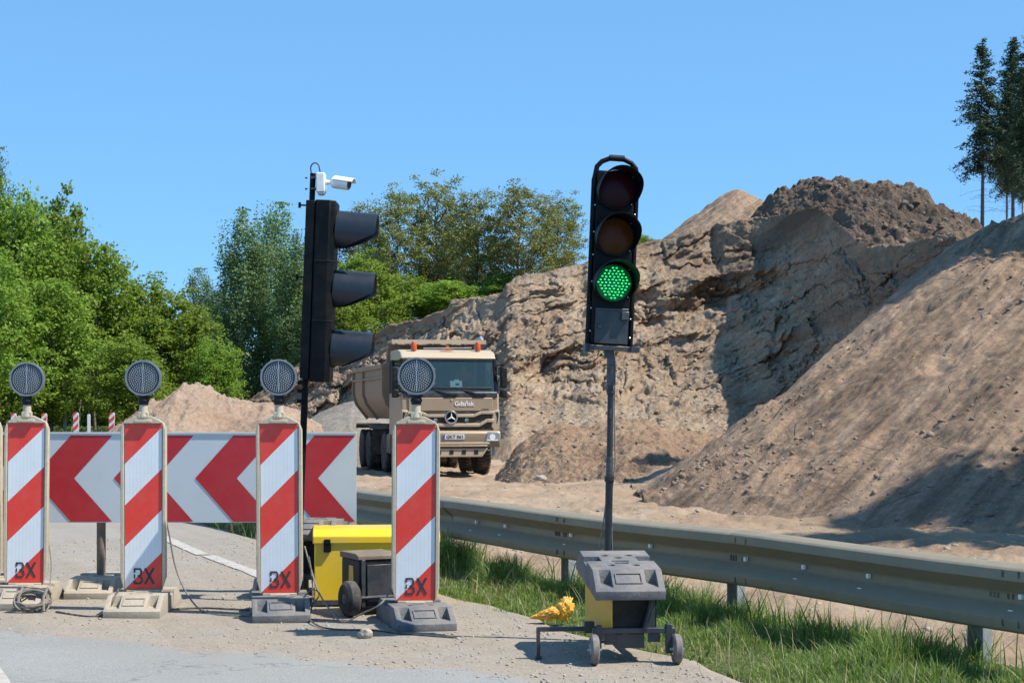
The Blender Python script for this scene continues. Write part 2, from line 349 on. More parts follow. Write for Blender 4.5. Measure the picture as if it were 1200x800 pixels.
# ---------------------------------------------------------------- mesh builder
class MB:
    def __init__(s): s.v = []; s.f = []; s.m = []; s.prims = []; s.M = Matrix.Identity(4); s.mi = 0
    def add(s, vs, fs, mi=None):
        o = len(s.v); s.prims.append((o, len(s.f))); s.v += [tuple(s.M @ Vector(a)) for a in vs]
        for f in fs: s.f.append([o+i for i in f]); s.m.append(s.mi if mi is None else mi)
    def box(s, c, d, rz=0, rx=0, ry=0, mi=None):
        m = Matrix.Translation(c) @ Matrix.Rotation(rz, 4, 'Z') @ Matrix.Rotation(ry, 4, 'Y') @ Matrix.Rotation(rx, 4, 'X')
        a, b, e = d[0]/2, d[1]/2, d[2]/2
        vs = [m @ Vector((x, y, z)) for x, y, z in ((-a, -b, -e), (a, -b, -e), (a, b, -e), (-a, b, -e), (-a, -b, e), (a, -b, e), (a, b, e), (-a, b, e))]
        s.add(vs, [(0, 3, 2, 1), (4, 5, 6, 7), (0, 1, 5, 4), (1, 2, 6, 5), (2, 3, 7, 6), (3, 0, 4, 7)], mi)
    def prism(s, pts, y0, y1, axis='Y', mi=None):
        """outline extruded; Y: pts are (x,z); X: pts are (y,z); Z: pts are (x,y)"""
        def mk(p, d):
            return (p[0], d, p[1]) if axis == 'Y' else ((d, p[0], p[1]) if axis == 'X' else (p[0], p[1], d))
        n = len(pts); vs = [mk(p, y0) for p in pts]+[mk(p, y1) for p in pts]
        fs = [tuple(range(n)), tuple(range(2*n-1, n-1, -1))]
        fs += [(i, i+n, (i+1) % n+n, (i+1) % n) for i in range(n)]
        area = sum(pts[i][0]*pts[(i+1) % n][1]-pts[(i+1) % n][0]*pts[i][1] for i in range(n))
        flip = (area < 0) ^ (y1 < y0) ^ (axis != 'Y')
        if flip: fs = [tuple(reversed(f)) for f in fs]
        s.add(vs, fs, mi)
    def tube(s, pts, r, n=10, mi=None, caps=True):
        pts = [Vector(p) for p in pts]; rs = r if isinstance(r, (list, tuple)) else [r]*len(pts)
        vs = []; nor = None
        for i, p in enumerate(pts):
            t = (pts[min(i+1, len(pts)-1)]-pts[max(i-1, 0)]).normalized()
            if nor is None:
                nor = t.orthogonal().normalized()
            else:
                nor = (nor-t*nor.dot(t)); nor = nor.normalized() if nor.length > 1e-6 else t.orthogonal().normalized()
            bi = t.cross(nor)
            for k in range(n):
                a = 2*math.pi*k/n; vs.append(p+(nor*math.cos(a)+bi*math.sin(a))*rs[i])
        fs = []
        for i in range(len(pts)-1):
            for k in range(n):
                fs.append((i*n+k, i*n+(k+1) % n, (i+1)*n+(k+1) % n, (i+1)*n+k))
        if caps: fs += [tuple(range(n-1, -1, -1)), tuple((len(pts)-1)*n+k for k in range(n))]
        s.add(vs, fs, mi)
    def lathe(s, prof, c, axis='Y', n=32, mi=None, caps=True):
        """prof: list of (r, h) along axis"""
        vs = []; fs = []
        for r, h in prof:
            for k in range(n):
                a = 2*math.pi*k/n; p, q = r*math.cos(a), r*math.sin(a)
                v = {'Y': (p, h, q), 'Z': (p, q, h), 'X': (h, p, q)}[axis]
                vs.append((v[0]+c[0], v[1]+c[1], v[2]+c[2]))
        for i in range(len(prof)-1):
            for k in range(n): fs.append((i*n+k, i*n+(k+1) % n, (i+1)*n+(k+1) % n, (i+1)*n+k))
        if caps and prof[0][0] > 1e-6: fs.append(tuple(range(n)))
        if caps and prof[-1][0] > 1e-6: fs.append(tuple((len(prof)-1)*n+k for k in range(n)))
        s.add(vs, fs, mi)
    def mesh(s, name, smooth=35):
        me = bpy.data.meshes.new(name); me.from_pydata(s.v, [], s.f); 
        me.polygons.foreach_set('material_index', s.m)
        me.update()
        b = bmesh.new(); b.from_mesh(me); bmesh.ops.recalc_face_normals(b, faces=b.faces); b.to_mesh(me); b.free()
        if smooth:
            me.polygons.foreach_set('use_smooth', [True]*len(me.polygons)); me.set_sharp_from_angle(angle=R(smooth))
        return me
    def build_each(s, name, mats, parent=None, bevel=0, smooth=35):
        ends = s.prims[1:]+[(len(s.v), len(s.f))]
        for (v0, f0), (v1, f1) in zip(s.prims, ends):
            q = MB(); q.v = s.v[v0:v1]; q.f = [[i-v0 for i in f] for f in s.f[f0:f1]]; q.m = s.m[f0:f1]; q.build(name, mats, parent, bevel, smooth)
    def build(s, name, mats, parent=None, bevel=0, smooth=35, seg=2):
        me = s.mesh(name, smooth); o = link(name, me, mats, parent)
        if bevel:
            bv = o.modifiers.new('bevel', 'BEVEL'); bv.width = bevel; bv.segments = seg; bv.limit_method = 'ANGLE'; bv.angle_limit = R(40)
        return o
def link(name, me, mats, parent=None):
    o = bpy.data.objects.new(name, me); COL.objects.link(o)
    for m in (mats if isinstance(mats, (list, tuple)) else [mats]): 
        if m is not None: me.materials.append(m if not isinstance(m, str) else M[m])
    if parent: o.parent = parent
    return o
def thing(name, label, cat, loc=(0, 0, 0), rz=0, group=None):
    o = bpy.data.objects.new(name, None); COL.objects.link(o); o.empty_display_size = 0.2
    o.location = loc; o.rotation_euler = (0, 0, rz); o['label'] = label; o['category'] = cat
    if group: o['group'] = group
    return o
def tag(o, label, cat, group=None, kind=None):
    if label: o['label'] = label
    if cat: o['category'] = cat
    if group: o['group'] = group
    if kind: o['kind'] = kind
    return o
def children(o): return [c for c in bpy.data.objects if c.parent == o]
def copy_tree(o, parent=None):
    c = o.copy(); COL.objects.link(c); c.parent = parent
    for ch in children(o): copy_tree(ch, c)
    return c
def grid_mesh(name, V, mats, kind=None, smooth=True, parent=None):
    """V: (rows, cols, 3)"""
    r, c = V.shape[:2]; me = bpy.data.meshes.new(name)
    nv = r*c; me.vertices.add(nv); me.vertices.foreach_set('co', V.reshape(-1).astype(np.float32))
    i = np.arange((r-1)*(c-1)); ri = i//(c-1); ci = i % (c-1); a = ri*c+ci
    q = np.stack([a, a+1, a+c+1, a+c], 1).reshape(-1)
    me.loops.add(len(q)); me.loops.foreach_set('vertex_index', q.astype(np.int32))
    me.polygons.add(len(i)); me.polygons.foreach_set('loop_start', (np.arange(len(i))*4).astype(np.int32))
    if smooth: me.polygons.foreach_set('use_smooth', np.ones(len(i), bool))
    me.update(calc_edges=True); me.validate()
    o = link(name, me, mats, parent)
    if kind: o['kind'] = kind
    return o
def quads_mesh(name, Q, mats, parent=None, k=4, smooth=False):
    """Q: (n, k, 3) separate polygons"""
    n = len(Q); me = bpy.data.meshes.new(name)
    me.vertices.add(n*k); me.vertices.foreach_set('co', Q.reshape(-1).astype(np.float32))
    me.loops.add(n*k); me.loops.foreach_set('vertex_index', np.arange(n*k, dtype=np.int32))
    me.polygons.add(n); me.polygons.foreach_set('loop_start', (np.arange(n)*k).astype(np.int32))
    me.update(calc_edges=True)
    return link(name, me, mats, parent)
def text_mesh(txt, size, ext=0.001, offset=0.0):
    cu = bpy.data.curves.new('text', 'FONT'); cu.body = txt; cu.size = size; cu.extrude = ext; cu.offset = offset
    cu.align_x = 'CENTER'; cu.align_y = 'CENTER'; cu.resolution_u = 3
    o = bpy.data.objects.new('text', cu); COL.objects.link(o)
    dg = bpy.context.evaluated_depsgraph_get(); me = bpy.data.meshes.new_from_object(o.evaluated_get(dg))
    bpy.data.objects.remove(o); bpy.data.curves.remove(cu); me.materials.clear(); return me
def bake(o, name):
    dg = bpy.context.evaluated_depsgraph_get(); dg.update()
    me = bpy.data.meshes.new_from_object(o.evaluated_get(dg)); me.name = name; return me

# ================================================================ SETTING
# road runs away to the left; the guardrail beside it
def verge_x(y): return 1.1-0.413*(y-7.6)          # edge between gravel shoulder and grass
def rail_x(y): return 1.21-0.5*(y-9.71)

# --- ground sheet
def ground_z(x, y):
    z = 0.05*fbm(x*0.35, y*0.35, 0, 5)+0.02*fbm(x*2.1, y*2.1, 3, 4)
    right = sstep(0.1, 0.9, x-rail_x(y))                       # sand beyond the rail
    rough = 0.10*fbm(x*0.8, y*0.8, 7, 6, 0.55)+0.05*np.maximum(0, ridged(x*1.3, y*0.9, 2, 4)-1.1)
    z = z*0.4-0.03+right*(rough-0.02)
    # low berm right behind the rail
    br = (x-rail_x(y))
    z = z+0.16*np.exp(-((br-2.9)/0.55)**2)*sstep(0.8, 2.5, x)*(0.7+0.9*fbm(x*1.7, y*1.7, 5, 4))
    # haul road dip where the truck drives
    z = z-0.40*sstep(26, 40, y)*(1-sstep(0.5, 4.0, x))*sstep(-14, -9, x)*right
    far = sstep(70, 110, y)
    z = z*(1-far)+far*(0.0+0.15*fbm(x*0.03, y*0.03, 0, 3))
    road = (x < verge_x(y)+0.05) & (y < 75)
    kr = (1-sstep(-0.28, 0.02, x-verge_x(y)))*(y < 75)
    z = z*(1-kr)-0.06*kr
    z = np.where(~road & (br < 0.5) & (y < 40), np.maximum(z, -0.05)*0.3+0.0, z)
    return z
us = np.concatenate([np.linspace(-3600, -320, 60), np.arange(-300, 1500, 2.6), np.linspace(1520, 4800, 60)])
ys = np.concatenate([np.exp(np.linspace(math.log(3.0), math.log(60), 560)), np.exp(np.linspace(math.log(61), math.log(4000), 90))])
U, Yg = np.meshgrid(us, ys); Xg = (U-600)/F*Yg
Vg = np.stack([Xg, Yg, ground_z(Xg, Yg)], 2)
ground = grid_mesh('ground', Vg, 'ground', 'structure')
br = Xg-rail_x(Yg)
turf = ((Xg > verge_x(Yg)-0.05) & (br < 0.45) & (Yg < 45)).astype(float)
turf = np.maximum(turf, ((br < -1.0) & (Yg > 40)).astype(float))
turf = np.maximum(turf, (Yg > 90).astype(float))
turf = np.maximum(turf, (Xg < -13-0.4*(Yg-10)).astype(float))
at = ground.data.attributes.new('turf', 'FLOAT', 'POINT'); at.data.foreach_set('value', turf.reshape(-1).astype(np.float32))

# --- road with its sandy shoulder
ry = np.concatenate([np.linspace(2, 40, 260), np.linspace(40.5, 74, 40)]); rt = np.concatenate([[0, 0.02, 0.06], np.linspace(0.12, 14, 118)])
T, Yr = np.meshgrid(rt, ry)
edge = verge_x(Yr)+0.10*fbm(Yr*0.9, 0, 4, 4)
Xr = np.where(T == 0, edge, edge-T)
Zr = 0.006*fbm(Xr*0.6, Yr*0.6, 0, 4)+0.004*fbm(Xr*3, Yr*3, 1, 3)-0.075*(T == 0)-0.0
grid_mesh('road', np.stack([Xr, Yr, Zr], 2)[:, ::-1], 'road', 'structure')
def line_strip(p0, p1, w, name='road_marking'):
    a = Vector((*p0, 0)); b = Vector((*p1, 0)); d = (b-a).normalized(); n = Vector((-d.y, d.x, 0))*w/2
    k = 24; rows = []
    for i in range(k+1):
        p = a.lerp(b, i/k); rows.append([(*(p-n).xy, 0), (*(p+n).xy, 0)])
    V = np.array(rows); V[..., 2] = 0.006*fbm(V[..., 0]*0.6, V[..., 1]*0.6, 0, 4)+0.004*fbm(V[..., 0]*3, V[..., 1]*3, 1, 3)+0.006
    o = grid_mesh(name, V, 'line', 'structure'); return o
def G(u, v): Y = F*EYE/(v-480); return (X(u, Y), Y)
line_strip(G(180, 625), G(238, 650), 0.12)
line_strip(G(243, 651), G(330, 683), 0.12)
line_strip(G(-19, 772), (G(-19, 772)[0]+1.6, G(-19, 772)[1]-1.6*2.47), 0.09)

# --- generic earth ridge built round a skyline
def ridge(name, sky_t, yc_t, front_t, back, zbase, mat, du=2.5, rows=180, amp=0.15, freq=0.6, seed=0, prof=1.0, aniso=1.0, fine=0.04, label=None):
    u = np.arange(sky_t[0][0], sky_t[-1][0]+.1, du); yc = tab(yc_t, u); zt = Z(tab(sky_t, u), yc)
    yf = tab(front_t, u)
    s = np.concatenate([np.linspace(-1, 0, int(rows*0.72)), np.linspace(0, 1, int(rows*0.28)+1)[1:]])
    S, UU = np.meshgrid(s, u, indexing='ij')
    YC = np.broadcast_to(yc, S.shape); YF = np.broadcast_to(yf, S.shape); ZT = np.broadcast_to(zt, S.shape)
    Y = np.where(S < 0, YC+S*(YC-YF), YC+S*back)
    h = 1-np.abs(S)**prof
    ends = sstep(sky_t[0][0]-1, sky_t[0][0]+25, UU)
    Xs = (UU-600)/F*YC*1.0+((UU-600)/F)*(Y-YC)*0.35
    Zb = zbase if not isinstance(zbase, list) else np.broadcast_to(tab(zbase, u), S.shape)
    env = (1-np.abs(S)**4)
    n = amp*fbm(Xs*freq+seed, Y*freq*aniso, (ZT*h)*freq+seed, 6, 0.58)+fine*ridged(Xs*freq*2.6, Y*freq*2.6*aniso, (ZT*h)*freq*2.6+3, 5, 0.6)-fine
    Zz = Zb+(ZT-Zb)*h+n*(0.25+0.75*np.minimum(1, h*3))*np.where(S > 0, 1-S, 1)
    # edges sink into the ground
    Zz = Zz-0.25*(np.abs(S) > 0.985)
    return grid_mesh(name, np.stack([Xs, Y, Zz], 2), mat, 'structure')

# right hill (bare embankment nose)
hill_sky = [(752, 596), (765, 592), (775, 586), (800, 562), (860, 510), (930, 449), (1000, 388), (1060, 336), (1100, 304), (1130, 283), (1160, 267), (1200, 252), (1300, 215), (1420, 175), (1600, 140), (2000, 100)]
u = np.arange(752, 2000, 2.2)
yc = tab([(752, 23.4), (775, 24), (860, 25), (1000, 27), (1200, 30), (2000, 36)], u)
yf = tab([(752, 22.6), (775, 22), (860, 20), (1000, 18), (1200, 16), (2000, 14)], u)
zt = Z(tab(hill_sky, u), yc)+0.06*fbm(u*0.02, 0, 3, 5)
s = np.concatenate([np.linspace(-1, 0, 300), np.linspace(0, 1, 90)[1:]])
S, UU = np.meshgrid(s, u, indexing='ij')
YC, YF, ZT = [np.broadcast_to(a, S.shape) for a in (yc, yf, zt)]
Y = np.where(S < 0, YC+S*(YC-YF), YC+S*16)
h = np.where(S < 0, 1-np.abs(S)**1.12, 1-0.9*np.clip(S*1.3, 0, 1)**1.0)
Xs = (UU-600)/F*YC+((UU-600)/F)*(Y-YC)*0.5
fall = Xs*0.58+Y*0.82                      # streaks follow the fall of the slope (down to the left and front)
across = -Xs*0.82+Y*0.58
n = 0.14*fbm(Xs*0.3, Y*0.3, 2, 4)+0.025*fbm(Xs*1.2+ZT*.4, Y*1.2, 8, 6, 0.6)
zz0 = -0.08+(ZT+0.08)*h
n = n+0.10*ridged((Xs-zz0*1.42)*1.9, Y*0.05, (Xs+zz0)*0.10, 4, 0.6)*0.6+0.04*fbm((Xs-zz0*1.42)*4.5, Y*0.12, (Xs+zz0)*0.2, 4, 0.6)+0.05*ridged((Xs-zz0*1.42)*1.2, Y*0.1, (Xs+zz0)*0.08, 4)*sstep(-0.2, 0.5, fbm(Xs*0.3, Y*0.3, 4, 3))
cl = ridged(Xs*1.6, Y*1.6, 5, 5)-1.15
n = n+0.10*np.clip(cl, 0, 1)*sstep(0.0, 0.6, fbm(Xs*0.5, Y*0.5, 9, 3)+0.2)
n = n+0.022*fbm(Xs*6, Y*6, zz0*6, 5, 0.65)-0.10*np.clip(fbm(Xs*1.1, Y*1.1, 3.3, 3)-0.35, 0, 1)*2
Zz = zz0+n*np.clip(h*4, 0.15, 1)*np.where(S > 0, 1-S, np.where(S > -0.04, 0.5, 1))
grid_mesh('embankment', np.stack([Xs, Y, Zz], 2), 'hill', 'structure')
HILLX, HILLY, HILLZ = Xs, Y, Zz

# reddish mounds between truck and embankment
MOUND = ridge('sand_mound', [(566, 600), (582, 562), (594, 545), (606, 525), (622, 515), (640, 503), (656, 497), (672, 502), (690, 504), (705, 500), (722, 495), (745, 493), (762, 497), (775, 503), (800, 506), (850, 512), (900, 520), (930, 570)],
      [(566, 40), (582, 40), (930, 38)], [(566, 36), (582, 36), (610, 33), (680, 31), (740, 28), (800, 27), (900, 28)], 6, -0.45, 'mound', 2.0, 260, 0.12, 1.5, 4, 1.25, 1, 0.06)
# small heaps left
ridge('sand_heap', [(130, 530), (150, 500), (172, 484), (186, 472), (200, 471), (214, 460), (226, 452), (238, 457), (245, 455), (252, 461), (268, 470), (290, 473), (308, 476), (322, 474), (345, 482), (372, 500), (392, 530)],
      [(130, 50), (392, 52)], [(130, 42), (392, 44)], 6, -0.8, 'pink', 2.0, 140, 0.13, 1.1, 11, 2.6, 1, 0.09)
ridge('gravel_heap', [(325, 535), (345, 505), (360, 492), (375, 483), (395, 475), (415, 470), (428, 471), (445, 478), (470, 492), (500, 512), (525, 545)],
      [(325, 56), (525, 56)], [(325, 49), (525, 49)], 6, -1.3, 'gravel', 2.0, 140, 0.05, 0.8, 23, 1.5, 1, 0.02)

# --- the cut cliff
c_sky = [(255, 482), (275, 474), (300, 457), (322, 440), (345, 420), (365, 421), (400, 414), (430, 393), (450, 380), (485, 374), (520, 363), (525, 351), (555, 348), (585, 345), (593, 333), (603, 326), (650, 318), (690, 311), (720, 301), (745, 291), (790, 286), (830, 272), (870, 264), (900, 260), (960, 256), (985, 250), (1004, 246), (1020, 254), (1034, 270), (1048, 285), (1060, 292), (1100, 288), (1140, 277), (1250, 262), (1450, 262)]
c_yb = [(255, 84), (300, 80), (430, 68), (520, 62), (600, 57), (700, 56), (800, 55), (850, 54.5), (900, 52.5), (950, 48), (1050, 41.5), (1150, 40), (1450, 40)]
c_yt = [(255, 88), (345, 84), (430, 77), (520, 71), (600, 69), (700, 70), (860, 71), (960, 68), (1004, 62), (1060, 54), (1150, 49), (1450, 48)]
c_vb = [(255, 505), (300, 507), (430, 522), (520, 520), (600, 502), (700, 500), (760, 502), (860, 500), (1000, 500), (1450, 500)]
c_dep = [(255, 4), (345, 6), (430, 8), (600, 10), (700, 11), (860, 11), (960, 10), (1050, 8), (1450, 7)]
u = np.concatenate([np.arange(255, 1170, 1.3), np.arange(1170, 1450, 6)])
yb = tab(c_yb, u)+0.8*fbm(u*0.02, 0.3, 0.7, 3); yt = tab(c_yt, u)+0.5*fbm(u*0.02, 0.3, 5.7, 3); dep = yt-yb
zb = Z(tab(c_vb, u), yb)-0.25; zt = Z(tab(c_sky, u), yt)
zt = zt+0.10*fbm(u*0.05, 1.5, 0.2, 4)
tt = np.concatenate([np.linspace(-1, 0, 20)[:-1], np.linspace(0, 1, 380), 1+np.linspace(0, 1, 30)[1:]**1.5])
T, UU = np.meshgrid(tt, u, indexing='ij')
YB, DEP, ZB, ZT = [np.broadcast_to(a, T.shape) for a in (yb, dep, zb, zt)]
t1 = np.clip(T, 0, 1)
a = np.interp(t1, [0, 0.30, 0.60, 0.84, 0.94, 1], [0, 0.33, 0.60, 0.84, 0.91, 1])
b = np.interp(t1, [0, 0.30, 0.60, 0.84, 0.94, 1], [0, 0.26, 0.56, 0.82, 0.985, 1])
TN = np.clip(T, -1, 0)
Y = YB+DEP*a+np.clip(T-1, 0, 1)*45+TN*6; Zz = ZB+(ZT-ZB)*b-np.clip(T-1, 0, 1)*0.5+TN*(ZB+1.2)
Xs = (UU-600)/F*(YB+DEP*0.5)+np.clip(T-1, 0, 1)*45*(UU-600)/F
H = ZT-ZB; hz = Zz-ZB
env = np.clip(np.sin(np.pi*np.clip(t1, 0, 1))*1.4, 0, 1)*(T <= 1)*(T > 0)
wx, wz = 1.6*fbm(Xs*0.22, hz*0.3, 5, 3), 1.2*fbm(Xs*0.22+9, hz*0.3, 8, 3)
slant = Xs-hz*1.35+wx
big = ridged(slant*0.15, (hz+wz)*0.16, 3.1, 3)-1.0            # buttresses and gullies
mid = ridged(slant*0.42, (hz+wz)*0.50, 6.4, 5, 0.55)-1.0
blk = fbm(Xs*0.9, Zz*1.0, Y*0.9, 5, 0.52)
rgh = 0.45+0.85*sstep(-0.25, 0.35, fbm(slant*0.22, hz*0.25, 1.7, 3))
terr = np.sin(hz*2.3+2.0*fbm(Xs*0.2, hz*0.2, 4, 3))       # eroded layers
damp = 0.45+0.55*sstep(520, 640, UU)
dy = -(1.35*big+0.13*mid*rgh)*env*damp-0.30*blk*env*rgh
dy = dy-0.22*terr*env*sstep(0.35, 0.6, t1)
# step-like blocks: quantised noise makes crisp broken faces
q = fbm(slant*0.42+3, hz*0.55, 0.4, 4, 0.55); q = np.round(q*4)/4*0.75+q*0.25
q2 = fbm(slant*1.3+3, hz*1.7, 2.4, 4, 0.6); q2 = np.round(q2*3)/3*0.8+q2*0.2
dy = dy-0.80*q*env*rgh-0.07*q2*env*rgh*sstep(0.2, 0.45, t1)
cw = 0.5*fbm(Xs*0.6, hz*0.6, 9.1, 4)
v1, e1 = cellv((slant+wx*0.5)*0.36+cw, hz*0.50+cw, 3); v2, e2 = cellv(slant*1.0+cw*2, hz*1.25-cw*2, 9); v3, e3 = cellv(slant*2.3+cw*3, hz*2.6+cw, 5)
bm1 = sstep(0.45, 0.6, v1); bm2 = sstep(0.5, 0.7, v2)*(0.25+0.75*sstep(0.0, 0.3, fbm(Xs*0.25+4, hz*0.3, 2.7, 3)))
dy = dy-(0.95*(v1-0.3)*bm1*sstep(0.0, 0.12, e1)+0.50*bm2*(v2-0.3)*sstep(0.0, 0.15, e2)+0.16*sstep(0.6, 0.75, v3)*sstep(0, 0.2, e3))*env
lum = np.clip(ridged(Xs*0.9, Zz*1.1, Y*0.7, 5, 0.6)-1.2, 0, 1.2)
dz = (0.13*fbm(Xs*1.4, Y*1.4, Zz*1.4, 5, 0.58)+0.04*lum*rgh+0.16*bm2*sstep(0.0, 0.2, e2))*env+0.05*fbm(Xs*5, Y*5, Zz*5, 4, 0.6)
cr = 0.12*(np.round(fbm(Xs*0.8, 4.0, 0.0, 4)*4)/4)*sstep(0.85, 1.0, t1)*(1-0.7*np.clip(T-1, 0, 1))
# talus fans at the foot stay smoother
fan = np.abs(pn(Xs*0.28, 0.5, 0.2))*1.8
dy = dy*(0.35+0.65*sstep(0.15+0.1*fan, 0.42, t1))
V = np.stack([Xs, Y+dy, Zz+dz+cr], 2)
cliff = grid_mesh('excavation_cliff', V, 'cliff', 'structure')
CLIFFV = V.copy()
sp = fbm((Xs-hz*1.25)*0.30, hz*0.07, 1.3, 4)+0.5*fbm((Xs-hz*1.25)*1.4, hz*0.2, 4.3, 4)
soil_shade = sstep(840, 900, UU+14*hz)*sstep(0.25, 0.9, t1+0.35*sp)*0.9*(0.55+0.6*sp)+0.6*sstep(0.93, 1.0, t1+0.06*sp)  # dark soil tone that also paints deeper, browner shade onto the cliff
atc = cliff.data.attributes.new('soil_shade', 'FLOAT', 'POINT'); atc.data.foreach_set('value', np.clip(soil_shade, 0, 1).reshape(-1).astype(np.float32))

# heaps tipped on top of the cliff
def cone_heap(name, u0, v0, Yc, r, h, mat, sx=1.0):
    th = np.linspace(0, 2*math.pi, 181); rr = np.linspace(0, 1, 90)
    RR, TH = np.meshgrid(rr, th, indexing='ij'); c = P(u0, v0, Yc)
    x = c.x+RR*r*sx*np.cos(TH); y = c.y+RR*r*np.sin(TH)
    k = np.sqrt(RR**2+0.004)-0.063
    z = c.z-k*h+0.16*fbm(x*1.1, y*1.1, 2, 6, 0.6)*np.clip(RR*6, 0.2, 1)+0.10*np.abs(pn(TH*4/1.0, RR*0.3, 1))*RR
    return grid_mesh(name, np.stack([x, y, z], 2), mat, 'structure')
cone_heap('gravel_cone_heap', 864, 222, 82, 7.2, 5.6, 'hill')
SOILHEAP = ridge('topsoil_heap', [(868, 278), (876, 262), (890, 244), (902, 232), (915, 225), (930, 222), (944, 214), (960, 212), (985, 212), (1005, 215), (1022, 213), (1040, 217), (1058, 222), (1075, 228), (1090, 236), (1105, 243), (1120, 254), (1138, 270), (1150, 284)],
      [(868, 80), (1150, 73)], [(868, 74), (1000, 67), (1150, 62)], 9, [(868, 8.2), (960, 7.9), (1030, 6.7), (1150, 5.6)], 'soil', 1.6, 260, 0.62, 0.55, 31, 1.25, 1, 0.10)
# ground the spruces stand on, behind the embankment
uu = np.linspace(1060, 2600, 120); yy = np.linspace(50, 150, 60)
UU, YY = np.meshgrid(uu, yy); XX = (UU-600)/F*YY
ZZ = 1.22+0.102*YY+0.0*XX+0.3*fbm(XX*0.1, YY*0.1, 0, 4)-0.6
ZZ = ZZ-3.5*(1-sstep(1060, 1125, UU))-2*(1-sstep(50, 56, YY))
grid_mesh('plateau', np.stack([XX, YY, ZZ], 2), 'hill', 'structure')

# ================================================================ THINGS
# ---------------- ballast foot (recycled rubber, with pockets), made once by boolean
def foot_mesh():
    b = MB(); L, w, t = 0.40, 0.165, 0.12
    b.prism([(-L, 0), (-L, 0.042), (-L+0.02, 0.052), (-0.255, t), (0.255, t), (L-0.02, 0.052), (L, 0.042), (L, 0)], -w, w, 'X')
    me = b.mesh('foot', 0); o = link('foot_tmp', me, [])
    c = MB()
    for sy in (-1, 1):
        for sx in (-1, 1):   # wedge pockets on the sloped ends
            y0, y1 = sy*0.372, sy*0.262
            c.prism([(y0, 0.055), (y1, 0.055), (y1-sy*0.012, 0.16), (y0, 0.16)], sx*0.108-0.028, sx*0.108+0.028, 'X')
        # shallow label recess frame
        n = Vector((0, sy*-0.068, 0.125)).normalized()
    for p in ((-0.06, 0.12), (0.06, 0.12), (0.0, 0.06), (-0.06, -0.14), (0.06, -0.14)):
        c.lathe([(0.021, 0.07), (0.021, 0.2)], (p[0], p[1], 0), 'Z', 16)
    for i in range(2): c.box((0.0, -0.03-0.055*i, 0.13), (0.085-0.02*i, 0.035, 0.09))
    for sx in (-1, 1): c.box((sx*0.13, 0.03, 0.13), (0.08, 0.12, 0.07))
    cm = c.mesh('cut', 0); co = link('cut_tmp', cm, [])
    md = o.modifiers.new('b', 'BOOLEAN'); md.object = co; md.operation = 'DIFFERENCE'; md.solver = 'EXACT'
    bv = o.modifiers.new('v', 'BEVEL'); bv.width = 0.006; bv.segments = 2; bv.limit_method = 'ANGLE'; bv.angle_limit = R(35)
    me2 = bake(o, 'ballast_foot'); bpy.data.objects.remove(o); bpy.data.objects.remove(co)
    # raised label frame on both sloped ends
    f = MB()
    for sy in (-1, 1):
        ang = math.atan2(0.068, 0.125)
        f.M = Matrix.Translation((0, sy*0.3175, 0.0885)) @ Matrix.Rotation(sy*-1*ang, 4, 'X')
        for q in ((0, 0.036, 0.126, 0.006), (0, -0.036, 0.126, 0.006)): f.box((q[0], q[1], 0), (q[2], q[3], 0.008))
        for q in (-0.061, 0.061): f.box((q, 0, 0), (0.006, 0.066, 0.008))
    bm = bmesh.new(); bm.from_mesh(me2); fm = f.mesh('fr', 0); bm.from_mesh(fm); bm.to_mesh(me2); bm.free()
    me2.polygons.foreach_set('use_smooth', [True]*len(me2.polygons)); me2.set_sharp_from_angle(angle=R(30))
    return me2
FOOT = foot_mesh()
FOOTC = FOOT.copy(); FOOTG = FOOT.copy(); FOOTC.materials.append(M['cream_foot']); FOOTG.materials.append(M['grey_foot'])

# ---------------- warning beacon
def clip_poly(poly, a, b, c):   # keep a*x+b*z<=c
    out = []
    for i in range(len(poly)):
        p, q = poly[i], poly[(i+1) % len(poly)]; dp, dq = a*p[0]+b*p[1]-c, a*q[0]+b*q[1]-c
        if dp <= 0: out.append(p)
        if dp*dq < 0: t = dp/(dp-dq); out.append((p[0]+(q[0]-p[0])*t, p[1]+(q[1]-p[1])*t))
    return out
def ribbon(b, pts, w, y, mi=0, closed=False):
    for i in range(len(pts)-1):
        p, q = Vector((pts[i][0], 0, pts[i][1])), Vector((pts[i+1][0], 0, pts[i+1][1]))
        d = (q-p).normalized(); n = Vector((-d.z, 0, d.x))*w/2; e = d*w*0.3
        o = Vector((0, y, 0)); b.add([p-n-e+o, q-n+e+o, q+n+e+o, p+n-e+o], [(0, 1, 2, 3)], mi); y -= 0.00015
PW, PH, PB = 0.110, 1.0, 0.135     # panel half width, height, z of its lower edge
